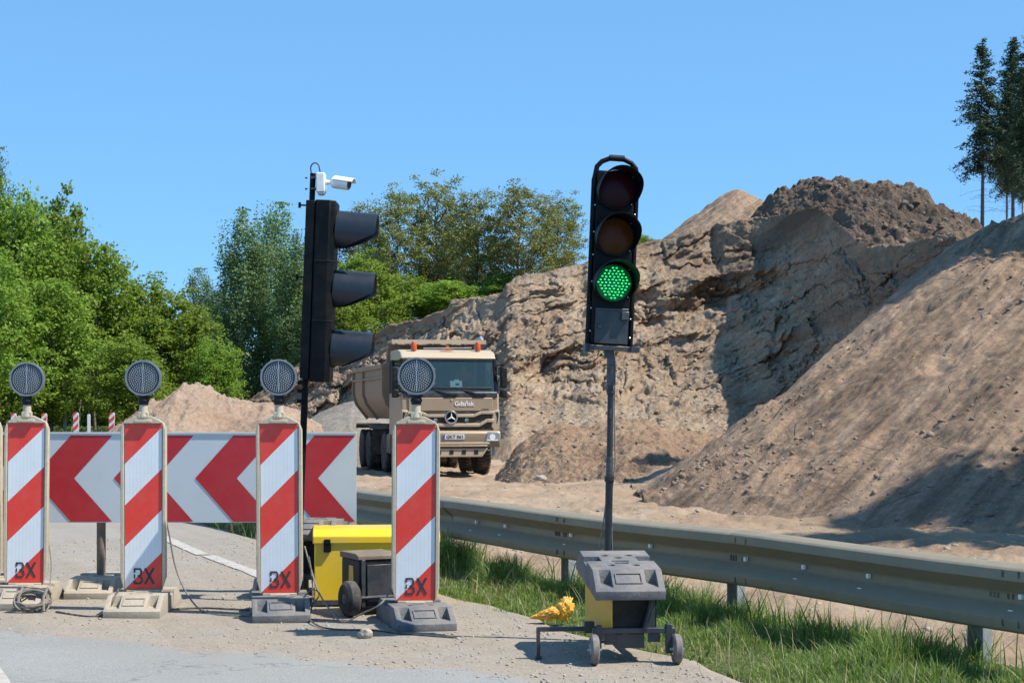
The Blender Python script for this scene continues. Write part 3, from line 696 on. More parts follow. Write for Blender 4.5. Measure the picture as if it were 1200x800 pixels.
def make_beacon(footmesh, label, s_yaw=0):
    t = thing('warning_beacon', label, 'warning beacon', group='striped warning beacons across the closed lane')
    b = MB()   # cream backing frame
    hw = 0.137
    out = [(-0.085, -0.035), (-0.10, -0.03), (-hw, 0.07), (-hw, 0.965), (-0.122, 1.005), (-0.045, 1.045), (0.045, 1.045), (0.122, 1.005), (hw, 0.965), (hw, 0.07), (0.10, -0.03), (0.085, -0.035)]
    b.prism([(x, z+PB) for x, z in out], 0.004, 0.05)
    for sx in (-1, 1):      # raised side rails
        b.prism([(sx*0.113, PB-0.01), (sx*0.116, PB+0.01+0.98), (sx*0.121, PB+1.0), (sx*0.134, PB+0.96), (sx*0.134, PB+0.075)], -0.014, 0.02)
    b.prism([(-0.112, PB+1.0025), (-0.116, PB+1.012), (-0.045, PB+1.048), (0.045, PB+1.048), (0.116, PB+1.012), (0.112, PB+1.0025)], -0.012, 0.02)
    b.box((0, -0.002, PB-0.012), (0.20, 0.03, 0.018))
    b.build('frame', 'cream', t, 0.003)
    c = MB(); c.box((0, -0.021, PB+1.016), (0.10, 0.02, 0.016)); c.box((0, -0.018, PB-0.020), (0.115, 0.024, 0.022)); c.box((0, 0.02, PB-0.035), (0.05, 0.04, 0.07))
    c.box((0, -0.030, PB-0.020), (0.04, 0.008, 0.008)); c.build_each('clip', 'cream', t, 0.002)
    # striped sheet
    b = MB(); rect = [(-PW, PB), (PW, PB), (PW, PB+PH), (-PW, PB+PH)]
    k = [0.243, 0.493, 0.742, 1.0]
    prev = 1e9
    for i in range(5):
        hi = PB+PH-(k[i-1] if i else -1) ; lo = PB+PH-(k[i] if i < 4 else 9)
        # boundary line passes (-PW, zk) rising to the right at 45 deg: z - x = zk + PW
        poly = clip_poly(rect, -1, 1, hi+PW) if i else rect
        if i < 4: poly = clip_poly(poly, 1, -1, -(lo+PW))
        if len(poly) > 2: b.add([(x, -0.004, z) for x, z in poly], [tuple(range(len(poly)))], i % 2)
    b.add([(-PW, 0.003, PB), (PW, 0.003, PB), (PW, 0.003, PB+PH), (-PW, 0.003, PB+PH)], [(3, 2, 1, 0)], 0)
    b.build('striped_panel', ['redsheet', 'whitesheet'], t, smooth=0)
    # stencilled letters  B X
    b = MB(); z0, z1 = PB+0.035, PB+0.122; m = (z0+z1)/2; w = 0.011
    ribbon(b, [(-0.052, z1-0.018), (-0.052, z1), (-0.020, z1), (-0.012, z1-0.012), (-0.014, m+0.008), (-0.030, m)], w, -0.0062)
    ribbon(b, [(-0.052, m+0.008), (-0.052, m-0.012)], w*0.8, -0.0062)
    ribbon(b, [(-0.030, m), (-0.010, m-0.010), (-0.007, z0+0.014), (-0.018, z0), (-0.052, z0), (-0.052, z0+0.016)], w, -0.0062)
    ribbon(b, [(0.012, z0-0.002), (0.060, z1+0.002)], w*1.2, -0.0062); ribbon(b, [(0.012, z1), (0.060, z0)], w*1.2, -0.0066)
    b.build('stencil_letters', 'letterblack', t, smooth=0)
    # lamp
    lz = PB+1.277; r = 0.108
    b = MB(); b.tube([(0, 0.01, PB+1.04), (0, 0.01, PB+1.075), (0, 0.01, PB+1.125)], [0.033, 0.026, 0.024], 16); b.box((0, 0.01, PB+1.055), (0.062, 0.05, 0.035))
    b.build('lamp_post', 'cream', t, 0.003)
    b = MB(); b.tube([(0, 0.01, PB+1.115), (0, 0.01, PB+1.18)], 0.029, 16); b.lathe([(0.032, PB+1.13), (0.034, PB+1.135), (0.034, PB+1.142), (0.032, PB+1.147)], (0, 0.01, 0), 'Z', 16)
    b.build('collar', 'blackdull', t)
    b = MB(); b.lathe([(r*0.80, 0.05), (r*0.97, 0.035), (r, 0.01), (r, -0.028), (r*0.985, -0.034), (r*0.90, -0.034), (r*0.89, -0.014)], (0, 0.01, lz), 'Y', 40, caps=False)
    for k in range(8):
        a = R(22.5+45*k); b.box((r*1.01*math.cos(a), 0.0, lz+r*1.01*math.sin(a)), (0.010, 0.022, 0.012), ry=-a)
    lamp = b.build('lamp', 'lampring', t)
    b = MB(); b.lathe([(r*0.90, -0.020), (r*0.6, -0.027), (r*0.3, -0.030), (0.0001, -0.031)], (0, 0.01, lz), 'Y', 40, 0)
    for ring in range(0, 8):
        rr = ring*0.0118; nn = max(1, int(round(2*math.pi*rr/0.0135)))
        for k in range(nn):
            a = 2*math.pi*(k+0.5*(ring % 2))/nn; x, z = rr*math.cos(a), rr*math.sin(a); yy = 0.01-0.0345+0.010*(rr/r)**2
            vs = [(x+0.0027*math.cos(q*math.pi/3), yy, lz+z+0.0027*math.sin(q*math.pi/3)) for q in range(6)]
            b.add(vs, [(0, 1, 2, 3, 4, 5)], 1)
    for k in range(-9, 10): b.add([(-0.0014, -0.0258, lz+k*0.0095), (0.0014, -0.0258, lz+k*0.0095), (0.0014, -0.0258, lz+k*0.0095+0.006), (-0.0014, -0.0258, lz+k*0.0095+0.006)], [(0, 1, 2, 3)], 1)
    b.build('lens', ['lampface', 'leddot'], lamp)
    fo = bpy.data.objects.new('ballast_foot', footmesh); COL.objects.link(fo); fo.parent = t
    fo.location = (0, 0.02, 0); fo.rotation_euler = (0, 0, s_yaw)
    return t
def place(o, u, Y, rz=0, lean=0, z=0.0): o.location = (X(u, Y), Y, z); o.rotation_euler = (0, R(lean), R(rz)); return o
bA = make_beacon(FOOTC, '', R(3))
beacons = []
spec = [(-24, 10.9, 2, 0.0, FOOTC, 'striped warning beacon cut off by the left edge of the photo'),
        (29, 10.75, 3, 0.6, FOOTC, 'striped warning beacon on a dusty cream foot with a coiled cable beside it'),
        (168, 10.35, 1, 0.0, FOOTC, 'striped warning beacon on a cream foot standing before the chevron board post'),
        (328, 10.15, 0, -0.3, FOOTG, 'striped warning beacon on a grey foot left of the yellow box, by the dark pole'),
        (486.5, 9.75, 0, 0.3, FOOTG, 'striped warning beacon on a grey foot in front of the yellow box, beside the truck')]
for i, (u_, y_, rz, ln, fm, lab) in enumerate(spec):
    o = bA if i == 0 else copy_tree(bA)
    o['label'] = lab; place(o, u_, y_, rz+5, ln)
    for ch in children(o):
        if ch.name.startswith('ballast_foot'): ch.data = fm; ch.rotation_euler = (0, 0, R((3, 4, 2, 9, 13)[i]-rz-5))
    beacons.append(o)
for o, tone in zip(beacons[3:], ('x', 'y')):
    pass

# ---------------- chevron board
t = thing('chevron_board', 'long white board with red arrow chevrons pointing left behind the beacons', 'road sign', (0, 11.35, 0))
k = F/11.35; zt_, zb_ = Z(508, 11.35), Z(612, 11.35); zm = (zt_+zb_)/2
x0, x1 = X(-62, 11.35), X(417.5, 11.35)
b = MB(); b.prism([(x0, zb_), (x1, zb_), (x1, zt_), (x0, zt_)], 0.0, 0.012, mi=1)
for i in range(5):
    tip = X(133.5+95.3*(i-2), 11.35); dx = 48.5/k
    s = X(272, 11.35)-X(229, 11.35)+0.01
    q = [(tip, zm), (tip+s, zt_-0.012), (tip+s+dx, zt_-0.012), (tip+dx, zm), (tip+s+dx, zb_+0.006), (tip+s, zb_+0.006)]
    q = [(min(x, x1-0.008), z) for x, z in q]
    b.add([(x, -0.0025, z) for x, z in q], [(0, 3, 2, 1), (0, 5, 4, 3)], 0)
b.box(((x0+x1)/2, 0.006, zt_+0.005), (x1-x0, 0.026, 0.012), mi=1)
bd = b.build('board', ['redboard', 'whiteboard'], t, smooth=0)
for u_ in (-20, 118, 330):
    b = MB(); xx = X(u_, 11.38); b.tube([(xx, 0.045, 0.05), (xx, 0.045, zt_-0.03)], 0.030, 16); b.build('post', 'mud', t)
    fo = bpy.data.objects.new('ballast_foot', FOOTC); COL.objects.link(fo); fo.parent = t; fo.location = (xx, 0.02, 0); fo.rotation_euler = (0, 0, R(2)); fo.scale = (0.92, 1, 1)
post = None

# ---------------- guardrail
def rail_pt(s, off=0, z=0):      # s metres along from the near end; off to the field side
    d = Vector((-0.447, 0.894, 0)); n = Vector((0.894, 0.447, 0))
    return Vector((1.21, 9.71, 0))+d*s+n*off+Vector((0, 0, z))
t = thing('guardrail', 'long galvanised steel guardrail running past the grass verge', 'guardrail')
prof = [(0.0, 0.000), (-0.004, 0.018), (0.012, 0.026)]
zc = 0.385; hw = 0.155
pr = []   # (off, z): crown towards the road = negative off
for zz_, of in [(1.0, 0.02), (0.97, -0.005), (0.90, -0.055), (0.84, -0.068), (0.56, -0.072), (0.47, -0.055), (0.18, 0.003), (0.10, 0.010), (-0.10, 0.010), (-0.18, 0.003), (-0.47, -0.055), (-0.56, -0.072), (-0.84, -0.068), (-0.90, -0.055), (-0.97, -0.005), (-1.0, 0.02)]:
    pr.append((of, zc+zz_*hw))
seams = [-0.32+2.11*k for k in range(-2, 5)]
edges_s = [-8.4, -4.6, -0.32, 3.9, 8.1, 12.3, 16.5]
for i in range(len(edges_s)-1):
    s0, s1 = edges_s[i]-0.16, edges_s[i+1]+0.16; of = -0.004 if i % 2 else 0.0
    b = MB(); vs = []; fs = []; steps = 8; rows = []
    for k in range(steps+1):
        for (o_, z_) in pr: vs.append(rail_pt(s0+(s1-s0)*k/steps, o_+of, z_+0.008*math.sin(k*0.8+i)))
    n = len(pr)
    for k in range(steps):
        for j in range(n-1): fs.append((k*n+j, (k+1)*n+j, (k+1)*n+j+1, k*n+j+1))
    b.add(vs, fs); bo = b.build('beam', 'galv', t, smooth=50)
    sd = bo.modifiers.new('solid', 'SOLIDIFY'); sd.thickness = 0.003
    bv = bo.modifiers.new('bev', 'BEVEL'); bv.width = 0.008; bv.segments = 2; bv.limit_method = 'ANGLE'; bv.angle_limit = R(12)
# dark slots / bolts at each splice
for s_ in seams:
    b = MB()
    for dz, of in ((0.70, -0.0755), (-0.70, -0.0755)):
        for ds in (0.0, 0.10):
            c = rail_pt(s_+ds, of, zc+dz*hw); b.M = Matrix.Translation(c) @ Matrix.Rotation(math.atan2(0.894, -0.447), 4, 'Z'); b.box((0, 0, 0), (0.012, 0.006, 0.034))
    for ds in (0.14, 0.17, 0.235, 0.26, 0.285):
        c = rail_pt(s_+ds-0.02, 0.006, zc); b.M = Matrix.Translation(c) @ Matrix.Rotation(math.atan2(0.894, -0.447), 4, 'Z'); b.box((0, 0, 0), (0.012, 0.010, 0.030))
    b.build_each('bolt_slot', 'stain', t)
# white plates in the valley painting sunlight that falls through beam holes
for u_ in (560, 594, 671, 716, 764, 876, 944, 1020, 1199):
    # solve s for the pixel column
    a_ = (u_-600)/F; s_ = (1.21-a_*9.71)/(0.447+a_*0.894)
    b = MB(); c = rail_pt(s_, -0.012, zc+0.005); b.M = Matrix.Translation(c) @ Matrix.Rotation(math.atan2(0.894, -0.447), 4, 'Z')
    b.box((0, 0, 0), (0.020, 0.02, 0.024)); b.M = Matrix.Translation(rail_pt(s_+0.03, -0.045, zc-0.058)) @ Matrix.Rotation(math.atan2(0.894, -0.447), 4, 'Z'); b.box((0, 0, 0), (0.03, 0.012, 0.006))
    b.build_each('sun_spot', 'sunspot', t, 0.003)
for k in range(-4, 8):
    u_t = None; s_ = 0.0+2.0*k-0.04
    b = MB(); c = rail_pt(s_, 0.075, 0); b.M = Matrix.Translation(c) @ Matrix.Rotation(math.atan2(0.894, -0.447)+R(0), 4, 'Z')
    # sigma/C post: web and two flanges
    b.box((0, 0.0, 0.2), (0.10, 0.006, 0.66)); b.box((-0.05, 0.025, 0.2), (0.006, 0.055, 0.66)); b.box((0.05, 0.025, 0.2), (0.006, 0.055, 0.66)); b.box((0, -0.04, zc), (0.06, 0.07, 0.10))
    b.build('post', 'galvpost', t, 0.002)

# ---------------- portable traffic light cart (shared parts)
def cart(t, org=(0, 0), panel='yellowshade', M0=None):
    """trolley in front of the pole; local origin at the pole base, front = -Y"""
    m = M0 or Matrix.Identity(4)
    base = m @ Matrix.Rotation(R(5), 4, 'Z')
    b = MB(); b.M = base
    b.box((0.02, -0.775, 0.158), (0.40, 0.032, 0.026)); b.box((-0.02, -0.40, 0.150), (0.030, 0.74, 0.028)); b.box((0.13, -0.40, 0.150), (0.030, 0.74, 0.028))
    b.box((0.03, -0.04, 0.155), (0.28, 0.04, 0.03))
    b.box((-0.150, -0.775, 0.118), (0.024, 0.034, 0.135)); b.box((0.190, -0.775, 0.118), (0.030, 0.040, 0.140))
    b.box((-0.275, -0.60, 0.146), (0.30, 0.026, 0.022)); b.box((-0.175, -0.60, 0.155), (0.05, 0.05, 0.055)); b.box((-0.425, -0.60, 0.085), (0.018, 0.024, 0.140)); b.box((-0.425, -0.60, 0.010), (0.032, 0.045, 0.012))
    b.box((-0.095, -0.755, 0.118), (0.05, 0.02, 0.06)); b.box((0.005, -0.750, 0.105), (0.14, 0.02, 0.07)); b.box((0.12, -0.765, 0.13), (0.06, 0.012, 0.06))
    b.tube([(0.12, -0.785, 0.33), (0.07, -0.79, 0.16)], 0.010, 6); b.tube([(0, 0, 0.02), (0, 0, 0.2)], 0.035, 12)
    b.box((0.0, -0.04, 0.085), (0.10, 0.10, 0.13))
    b.build('cart_frame', 'steelgrey', t, 0.003)
    for sx in (-0.178, 0.222):
        w = MB(); w.M = base; w.lathe([(0.03, -0.018), (0.064, -0.019), (0.072, -0.012), (0.072, 0.012), (0.064, 0.019), (0.03, 0.018)], (sx, -0.82, 0.073), 'X', 28)
        wo_ = w.build('wheel', 'cartwheel', t)
        h = MB(); h.M = base; h.lathe([(0.001, -0.022), (0.028, -0.021), (0.03, 0.0), (0.028, 0.021), (0.001, 0.022)], (sx, -0.82, 0.073), 'X', 20); h.tube([(sx-0.034, -0.82, 0.073), (sx+0.036, -0.82, 0.073)], 0.007, 8)
        h.build('hub', 'chrome', wo_)
    bb = m @ Matrix.Translation((0.04, -0.55, 0)) @ Matrix.Rotation(R(15), 4, 'Z')
    b = MB(); b.M = bb; b.box((0.0, 0.0, 0.25), (0.225, 0.42, 0.205)); bo = b.build('battery_box', 'blackdull', t, 0.004)
    p = MB(); p.M = bb; p.box((-0.1165, 0.0, 0.25), (0.008, 0.418, 0.204)); p.build('side_panel', panel, bo, 0.002)
    p = MB(); p.M = bb; p.prism([(0.03, 0.155), (0.10, 0.155), (0.10, 0.34), (0.085, 0.34)], -0.216, -0.212); p.build('front_plate', 'steelgrey', bo)
    return t

# --- the green one, facing the camera
gx, gy = X(711, 9.0), 9.0
tl = thing('portable_traffic_light', 'black portable traffic light showing green on a small wheeled cart', 'traffic light', (gx, gy, 0), 0, 'portable traffic lights')
cart(tl)
kk = F/9.0
lean = Matrix.Rotation(R(0.9), 4, 'Y')
b = MB(); b.M = lean; b.tube([(0, 0, 0.1), (0, 0, 0.85)], 0.0195, 16); b.build('pole_sleeve', 'pole', tl)
b = MB(); b.M = lean; b.tube([(0, 0, 0.85), (0, 0, 1.56)], 0.016, 16); b.lathe([(0.018, 1.30), (0.022, 1.305), (0.022, 1.325), (0.018, 1.33)], (0, 0, 0), 'Z', 16)
b.lathe([(0.022, 0.84), (0.026, 0.845), (0.026, 0.87), (0.018, 0.875)], (0, 0, 0), 'Z', 16)
po = b.build('pole', 'pole', tl)
b = MB(); b.M = lean; b.tube([(0.0, 0, 1.35), (0, 0, 1.50)], 0.0225, 16); b.tube([(0, 0, 0.88), (0, 0, 0.97)], 0.0185, 16); b.box((0, -0.0205, 1.43), (0.012, 0.01, 0.03)); b.box((0, -0.021, 1.20), (0.01, 0.008, 0.05), mi=0); b.build_each('clamp', 'scuff', po, 0.001)
b = MB(); pts = [(0.035, 0.0, 1.52), (0.045, 0, 1.45), (0.04, 0.0, 1.2), (0.045, 0, 0.95), (0.022, 0, 0.72), (0.028, -0.01, 0.5), (0.02, 0.02, 0.3)]
b.tube(pts, 0.0035, 6); b.tube([(0.0, 0.02, 0.75), (-0.018, 0.0, 0.62), (-0.045, 0.0, 0.46), (-0.03, 0.0, 0.42)], 0.004, 6); b.build_each('pole_wire', 'cablelight', tl)
hz0 = Z(411, 9.0)
HM = Matrix.Translation((X(714.5, 9)-gx, -0.02, hz0)) @ Matrix.Rotation(R(2.3), 4, 'Y') @ Matrix.Rotation(R(9), 4, 'Z')
hh = 0.915
b = MB(); b.M = HM; b.box((-0.004, 0.045, 0.03+hh/2), (0.205, 0.09, hh)); hd = b.build('housing', 'black', tl, 0.008)
b = MB(); b.M = HM
arc = [(-0.118, 0.02, 0.02), (-0.118, 0.02, hh-0.02)]
for i in range(9):
    a = math.pi-math.pi*i/8; arc.append((0.113*math.cos(a)*1.0, 0.02, hh+0.0+0.10*math.sin(a)**0.7 if 0 < i < 8 else hh))
arc += [(0.113, 0.02, hh-0.02), (0.113, 0.02, 0.02)]
b.tube(arc, 0.0135, 12); b.box((-0.1095, 0.04, 0.48), (0.006, 0.04, 0.9)); b.box((0.105, 0.04, 0.48), (0.006, 0.04, 0.9))
b.build('carry_handle', 'black', tl)
b = MB(); b.M = HM; b.tube([(-0.04, 0.02, hh+0.100), (0.04, 0.02, hh+0.100)], 0.017, 12); b.build('grip', 'blackdull', tl)
b = MB(); b.M = HM; b.box((0, 0.03, 0.012), (0.235, 0.12, 0.022)); b.box((-0.122, 0.02, 0.010), (0.025, 0.07, 0.045)); b.box((0.122, -0.02, 0.010), (0.045, 0.10, 0.030)); b.tube([(0, 0.02, -0.04), (0, 0.02, 0.01)], 0.026, 12)
b.build('base_bracket', 'steelgrey', tl, 0.002)
b = MB(); b.M = HM; b.box((0.002, -0.004, 0.128), (0.178, 0.012, 0.185)); b.box((0.002, -0.006, 0.216), (0.178, 0.016, 0.014)); dr = b.build('access_door', 'steelgrey', tl, 0.003)
b = MB(); b.M = HM; b.lathe([(0.011, -0.012), (0.012, -0.024), (0.008, -0.028)], (-0.062, 0, 0.125), 'Y', 14); b.build('door_knob', 'scuff', dr)
b = MB(); b.M = HM; b.box((0.068, -0.022, 0.185), (0.04, 0.03, 0.045)); b.build('hood_tab', 'scuff', dr, 0.004)
def lens_parts(parent, HMx, zc_, r, kind, vis=0.16, visor_mat='black'):
    b = MB(); b.M = HMx; b.lathe([(r*1.06, 0.004), (r*1.06, -0.022), (r*0.97, -0.024), (r*0.96, -0.004)], (0, 0, zc_), 'Y', 36, caps=False); rg = b.build('lens_ring', visor_mat, parent)
    b = MB(); b.M = HMx; b.lathe([(r*0.965, -0.010), (r*0.6, -0.020), (0.0001, -0.026)], (0, 0, zc_), 'Y', 36, 0)
    if kind == 'green':
        for row in range(-5, 6):
            zi = row*0.158
            for k in range(-4, 5):
                xi = (k+0.5*(row % 2))*0.205
                if xi*xi+zi*zi > 0.70: continue
                x = (xi+0.02*math.sin(k*7+row*3))*r; z = (zi+0.015*math.sin(k*3+row*5))*r; yy = -0.0285+0.012*(xi*xi+zi*zi)
                b.add([(x+0.0058*math.cos(q*math.pi/4), yy, zc_+z+0.0036*math.sin(q*math.pi/4)) for q in range(8)], [tuple(range(8))], 1)
    b.build('lens', [{'green': 'greenglow', 'red': 'redlens', 'amber': 'amberlens'}[kind], 'greenled'], rg)
    # hood: open tube cut back below
    n = 40; b = MB(); b.M = HMx; vs = []; fs = []
    R1 = r*1.13
    for layer, rad in ((0, R1), (1, R1-0.004)):
        for i in range(n+1):
            a = R(-42)+(math.pi+R(84))*i/n
            s_ = math.sin(a); ln = vis*(0.32+0.68*sstep(-0.65, 0.55, s_))
            vs += [(rad*math.cos(a), -0.002, zc_+rad*math.sin(a)), (rad*1.02*math.cos(a), -float(ln), zc_+rad*1.02*math.sin(a))]
    m_ = 2*(n+1)
    for i in range(n):
        a0 = 2*i; fs += [(a0, a0+1, a0+3, a0+2), (m_+a0, m_+a0+2, m_+a0+3, m_+a0+1), (a0+1, m_+a0+1, m_+a0+3, a0+3)]
    fs += [(0, m_, m_+1, 1), (2*n, 2*n+1, m_+2*n+1, m_+2*n)]
    b.add(vs, fs); b.build('visor', visor_mat, rg)
r_l = 0.100
for zc_, kd in ((Z(224, 9)-hz0, 'red'), (Z(278, 9)-hz0, 'amber'), (Z(332, 9)-hz0, 'green')):
    lens_parts(tl, HM @ Matrix.Translation((0.002, 0, 0)), zc_, r_l, kd)
b = MB(); b.M = HM
for sx, zs in ((-0.112, (0.10, 0.22, 0.36, 0.50, 0.62, 0.76)), (0.102, (0.07, 0.17, 0.30, 0.44, 0.58, 0.72))):
    for z_ in zs: b.lathe([(0.004, 0.0), (0.0045, -0.006), (0.002, -0.008)], (sx, -0.002, z_), 'Y', 8)
for zc_ in (Z(224, 9)-hz0, Z(278, 9)-hz0, Z(332, 9)-hz0):
    for sx in (-1, 1):
        for sz in (-1, 1): b.lathe([(0.003, 0), (0.003, -0.004)], (sx*0.1*0.8, -0.022, zc_+sz*0.084*0.85), 'Y', 8)
b.build_each('screw', 'chrome', tl)

# grey foot laid on that cart as ballast
fo = bpy.data.objects.new('ballast_foot', FOOTG); COL.objects.link(fo)
tag(fo, 'grey rubber foot laid across the box of the green traffic light cart as ballast', 'ballast block')
yawd = 5; fo.location = (0.535, 8.54, 0.352); fo.rotation_euler = (R(6), 0, R(yawd)); fo.scale = (1.02, 0.97, 1.0)

# --- side-on light with camera
lx, ly = X(348, 10.85), 10.85
tl2 = thing('portable_traffic_light', 'black portable traffic light seen from the side, its hoods pointing right, white camera above', 'traffic light', (lx, ly, 0), 0, 'portable traffic lights')
cart(tl2, M0=Matrix.Rotation(R(165), 4, 'Z'))
k2 = F/10.85; l2 = Matrix.Rotation(R(2.15), 4, 'Y')
b = MB(); b.M = l2; b.tube([(0, 0, 0.1), (0, 0, 1.35)], 0.022, 16); b.tube([(0, 0, 1.35), (0, 0, Z(203, 10.85))], 0.0185, 16); b.build('pole', 'black', tl2)
zt2, zb2 = Z(237, 10.85), Z(445, 10.85); zz2 = (zt2+zb2)/2; hh2 = zt2-zb2
H2 = l2 @ Matrix.Translation((-0.040, 0, 0)) 
b = MB(); b.M = H2
b.prism([(0.018, zb2+0.01), (0.075, zb2), (0.075, zt2-0.0), (0.018, zt2)], -0.13, 0.13)
b.build('back_frame', 'black', tl2, 0.004)
b = MB(); b.M = H2
hp = [(0.075, -0.12), (0.085, -0.135), (0.17, -0.14), (0.198, -0.115), (0.205, -0.11), (0.205, 0.11), (0.17, 0.14), (0.085, 0.135), (0.075, 0.12)]
b.prism(hp, zb2-0.01, zt2+0.005, 'Z'); b.build('housing', 'black', tl2, 0.006)
b = MB(); b.M = H2
for zz_ in (zb2+hh2/3, zb2+2*hh2/3): b.prism([(p[0]+(0.003 if p[0] > 0.1 else 0), p[1]*1.02) for p in hp], zz_-0.004, zz_+0.004, 'Z')
b.build_each('seam', 'blackdull', tl2)
HF = H2 @ Matrix.Translation((0.205, 0, 0)) @ Matrix.Rotation(R(90), 4, 'Z')
M['visorblue'] = plain('weathered_visor', (0.012, 0.018, 0.028), 0.4, dirt=0.25, dscale=5, dcol=(0.05, 0.05, 0.055))
for v_, kd in ((268, 'red'), (337, 'amber'), (407, 'green')):
    zc_ = Z(v_, 10.85)
    nm = {'red': 'redlens', 'amber': 'amberlens', 'green': 'greenlens'}[kd]
    r = 0.112
    b = MB(); b.M = HF; b.lathe([(r*1.06, 0.004), (r*1.06, -0.02), (r*0.96, -0.012)], (0, 0, zc_), 'Y', 36); rg = b.build('lens_ring', 'black', tl2)
    b = MB(); b.M = HF; b.lathe([(r*0.965, -0.010), (r*0.6, -0.02), (0.0001, -0.025)], (0, 0, zc_), 'Y', 30); b.build('lens', nm, rg)
    n = 40; b = MB(); b.M = HF @ Matrix.Translation((0, 0, zc_)) @ Matrix.Rotation(R(3), 4, 'X') @ Matrix.Translation((0, 0, -zc_)); vs = []; fs = []; R1 = r*1.10
    for layer, rad in ((0, R1), (1, R1-0.004)):
        for i in range(n+1):
            a = R(-60)+(math.pi+R(120))*i/n; s_ = math.sin(a)
            ln = 0.255 if s_ > -0.1 else 0.255*max(0.15, 1-(-0.1-s_)*0.95)
            vs += [(rad*math.cos(a), 0.0, zc_+rad*s_), (rad*math.cos(a), -ln, zc_+rad*s_*1.0)]
    m_ = 2*(n+1)
    for i in range(n):
        a0 = 2*i; fs += [(a0, a0+1, a0+3, a0+2), (m_+a0, m_+a0+2, m_+a0+3, m_+a0+1), (a0+1, m_+a0+1, m_+a0+3, a0+3)]
    b.add(vs, fs); b.build('visor', 'visorblue', rg)
b = MB(); b.M = H2
for zz_ in (Z(241, 10.85), Z(325, 10.85)): b.tube([(0.02, -0.02, zz_), (-0.035, -0.02, zz_)], 0.006, 8); b.tube([(-0.035, -0.02, zz_-0.018), (-0.035, -0.02, zz_+0.018)], 0.009, 8)
for zz_ in (Z(448, 10.85), Z(458, 10.85), Z(470, 10.85)): b.box((0.02, 0, zz_), (0.05, 0.05, 0.025))
b.build_each('clamp', 'black', tl2, 0.002)
# camera on the pole top (its own thing)
cx, cz = X(364, 10.85), Z(215, 10.85)
tc = thing('security_camera', 'white bullet camera with junction box on top of the side-on traffic light pole', 'camera', (cx, ly, cz-0.07))
b = MB(); b.box((0.068, -0.01, 0.07), (0.055, 0.10, 0.125)); b.prism([(0.043, 0.008), (0.094, 0.008), (0.084, -0.006), (0.050, -0.006)], -0.05, 0.03); b.build('junction_box', 'white', tc, 0.008)
b = MB(); 
for z_ in (0.035, 0.105): b.box((0.025, 0, z_), (0.045, 0.05, 0.014)); b.tube([(-0.02, 0, z_), (-0.035, 0, z_)], 0.006, 8)
b.build_each('bracket', 'scuff', tc, 0.002)
b = MB(); b.tube([(0.09, -0.01, 0.075), (0.115, -0.01, 0.075), (0.145, -0.01, 0.072)], [0.020, 0.014, 0.013], 14); b.build('arm', 'white', tc)
CMx = Matrix.Translation((0.20, -0.015, 0.068)) @ Matrix.Rotation(R(10), 4, 'Y') @ Matrix.Rotation(R(-14), 4, 'Z')
b = MB(); b.M = CMx; b.lathe([(0.018, -0.068), (0.034, -0.062), (0.038, -0.045), (0.038, 0.045), (0.036, 0.048), (0.032, 0.049)], (0, 0, 0), 'X', 24)
cb = b.build('camera_body', 'white', tc)
b = MB(); b.M = CMx; b.lathe([(0.0315, 0.047), (0.0315, 0.053), (0.0001, 0.055)], (0, 0, 0), 'X', 24); b.build('lens', 'blackdull', cb)
b = MB(); b.M = CMx; vs = []; fs = []
for i in range(15):
    a = R(20)+R(140)*i/14
    for rad in (0.0435, 0.0405):
        vs += [(-0.05, rad*math.cos(a), rad*math.sin(a)), (0.080, rad*math.cos(a), rad*math.sin(a))]
for i in range(14):
    q = 4*i; fs += [(q, q+1, q+5, q+4), (q+2, q+6, q+7, q+3), (q+1, q+3, q+7, q+5), (q, q+4, q+6, q+2)]
b.add(vs, fs); b.build('sunshield', 'white', cb)
b = MB(); b.tube([(0.005, 0, 0.13)]+[(0.028-0.028*math.cos(R(a)), 0, 0.165+0.035*math.sin(R(a))) for a in range(0, 200, 20)]+[(0.062, 0, 0.135)], 0.0045, 8); b.build('cable_loop', 'scuff', tc)
# its own ballast foot
fo = bpy.data.objects.new('ballast_foot', FOOTG); COL.objects.link(fo)
tag(fo, 'grey rubber foot lying on the cart of the side-on traffic light, mostly behind a beacon', 'ballast block')
v = Matrix.Rotation(R(165), 4, 'Z') @ Vector((0.015, -0.45, 0)); fo.location = (lx+v.x, ly+v.y, 0.385); fo.rotation_euler = (0, 0, R(-7))

# ---------------- yellow box
t = thing('yellow_equipment_box', 'bright yellow metal box with sloping lid and black latch behind the beacons', 'equipment box', (X(441, 10.6), 10.62, 0.0), R(6))
w, dpt = 0.385, 0.42
b = MB(); b.box((0, dpt/2, 0.215), (2*w, dpt, 0.375)); b.build('body', 'yellow', t, 0.006)
b = MB(); b.prism([(-0.012, 0.39), (-0.012, 0.435), (0.045, 0.478), (dpt+0.01, 0.478), (dpt+0.01, 0.39)], -w-0.010, w+0.010, 'X'); b.build('lid', 'yellow', t, 0.006)
for xx in (-w+0.08, w-0.05):
    b = MB(); b.box((xx, -0.018, 0.405), (0.04, 0.018, 0.028)); b.box((xx, -0.012, 0.368), (0.046, 0.02, 0.06)); b.build('latch', 'black', t, 0.004)
for xx in (-w+0.1, w-0.1):
    b = MB(); b.box((xx, dpt/2, 0.014), (0.06, dpt, 0.028)); b.build('skid', 'blackdull', t)
b = MB(); b.box((0, 0.004, 0.026), (2*w+0.004, 0.02, 0.03)); b.build('plinth', 'scuff', t)

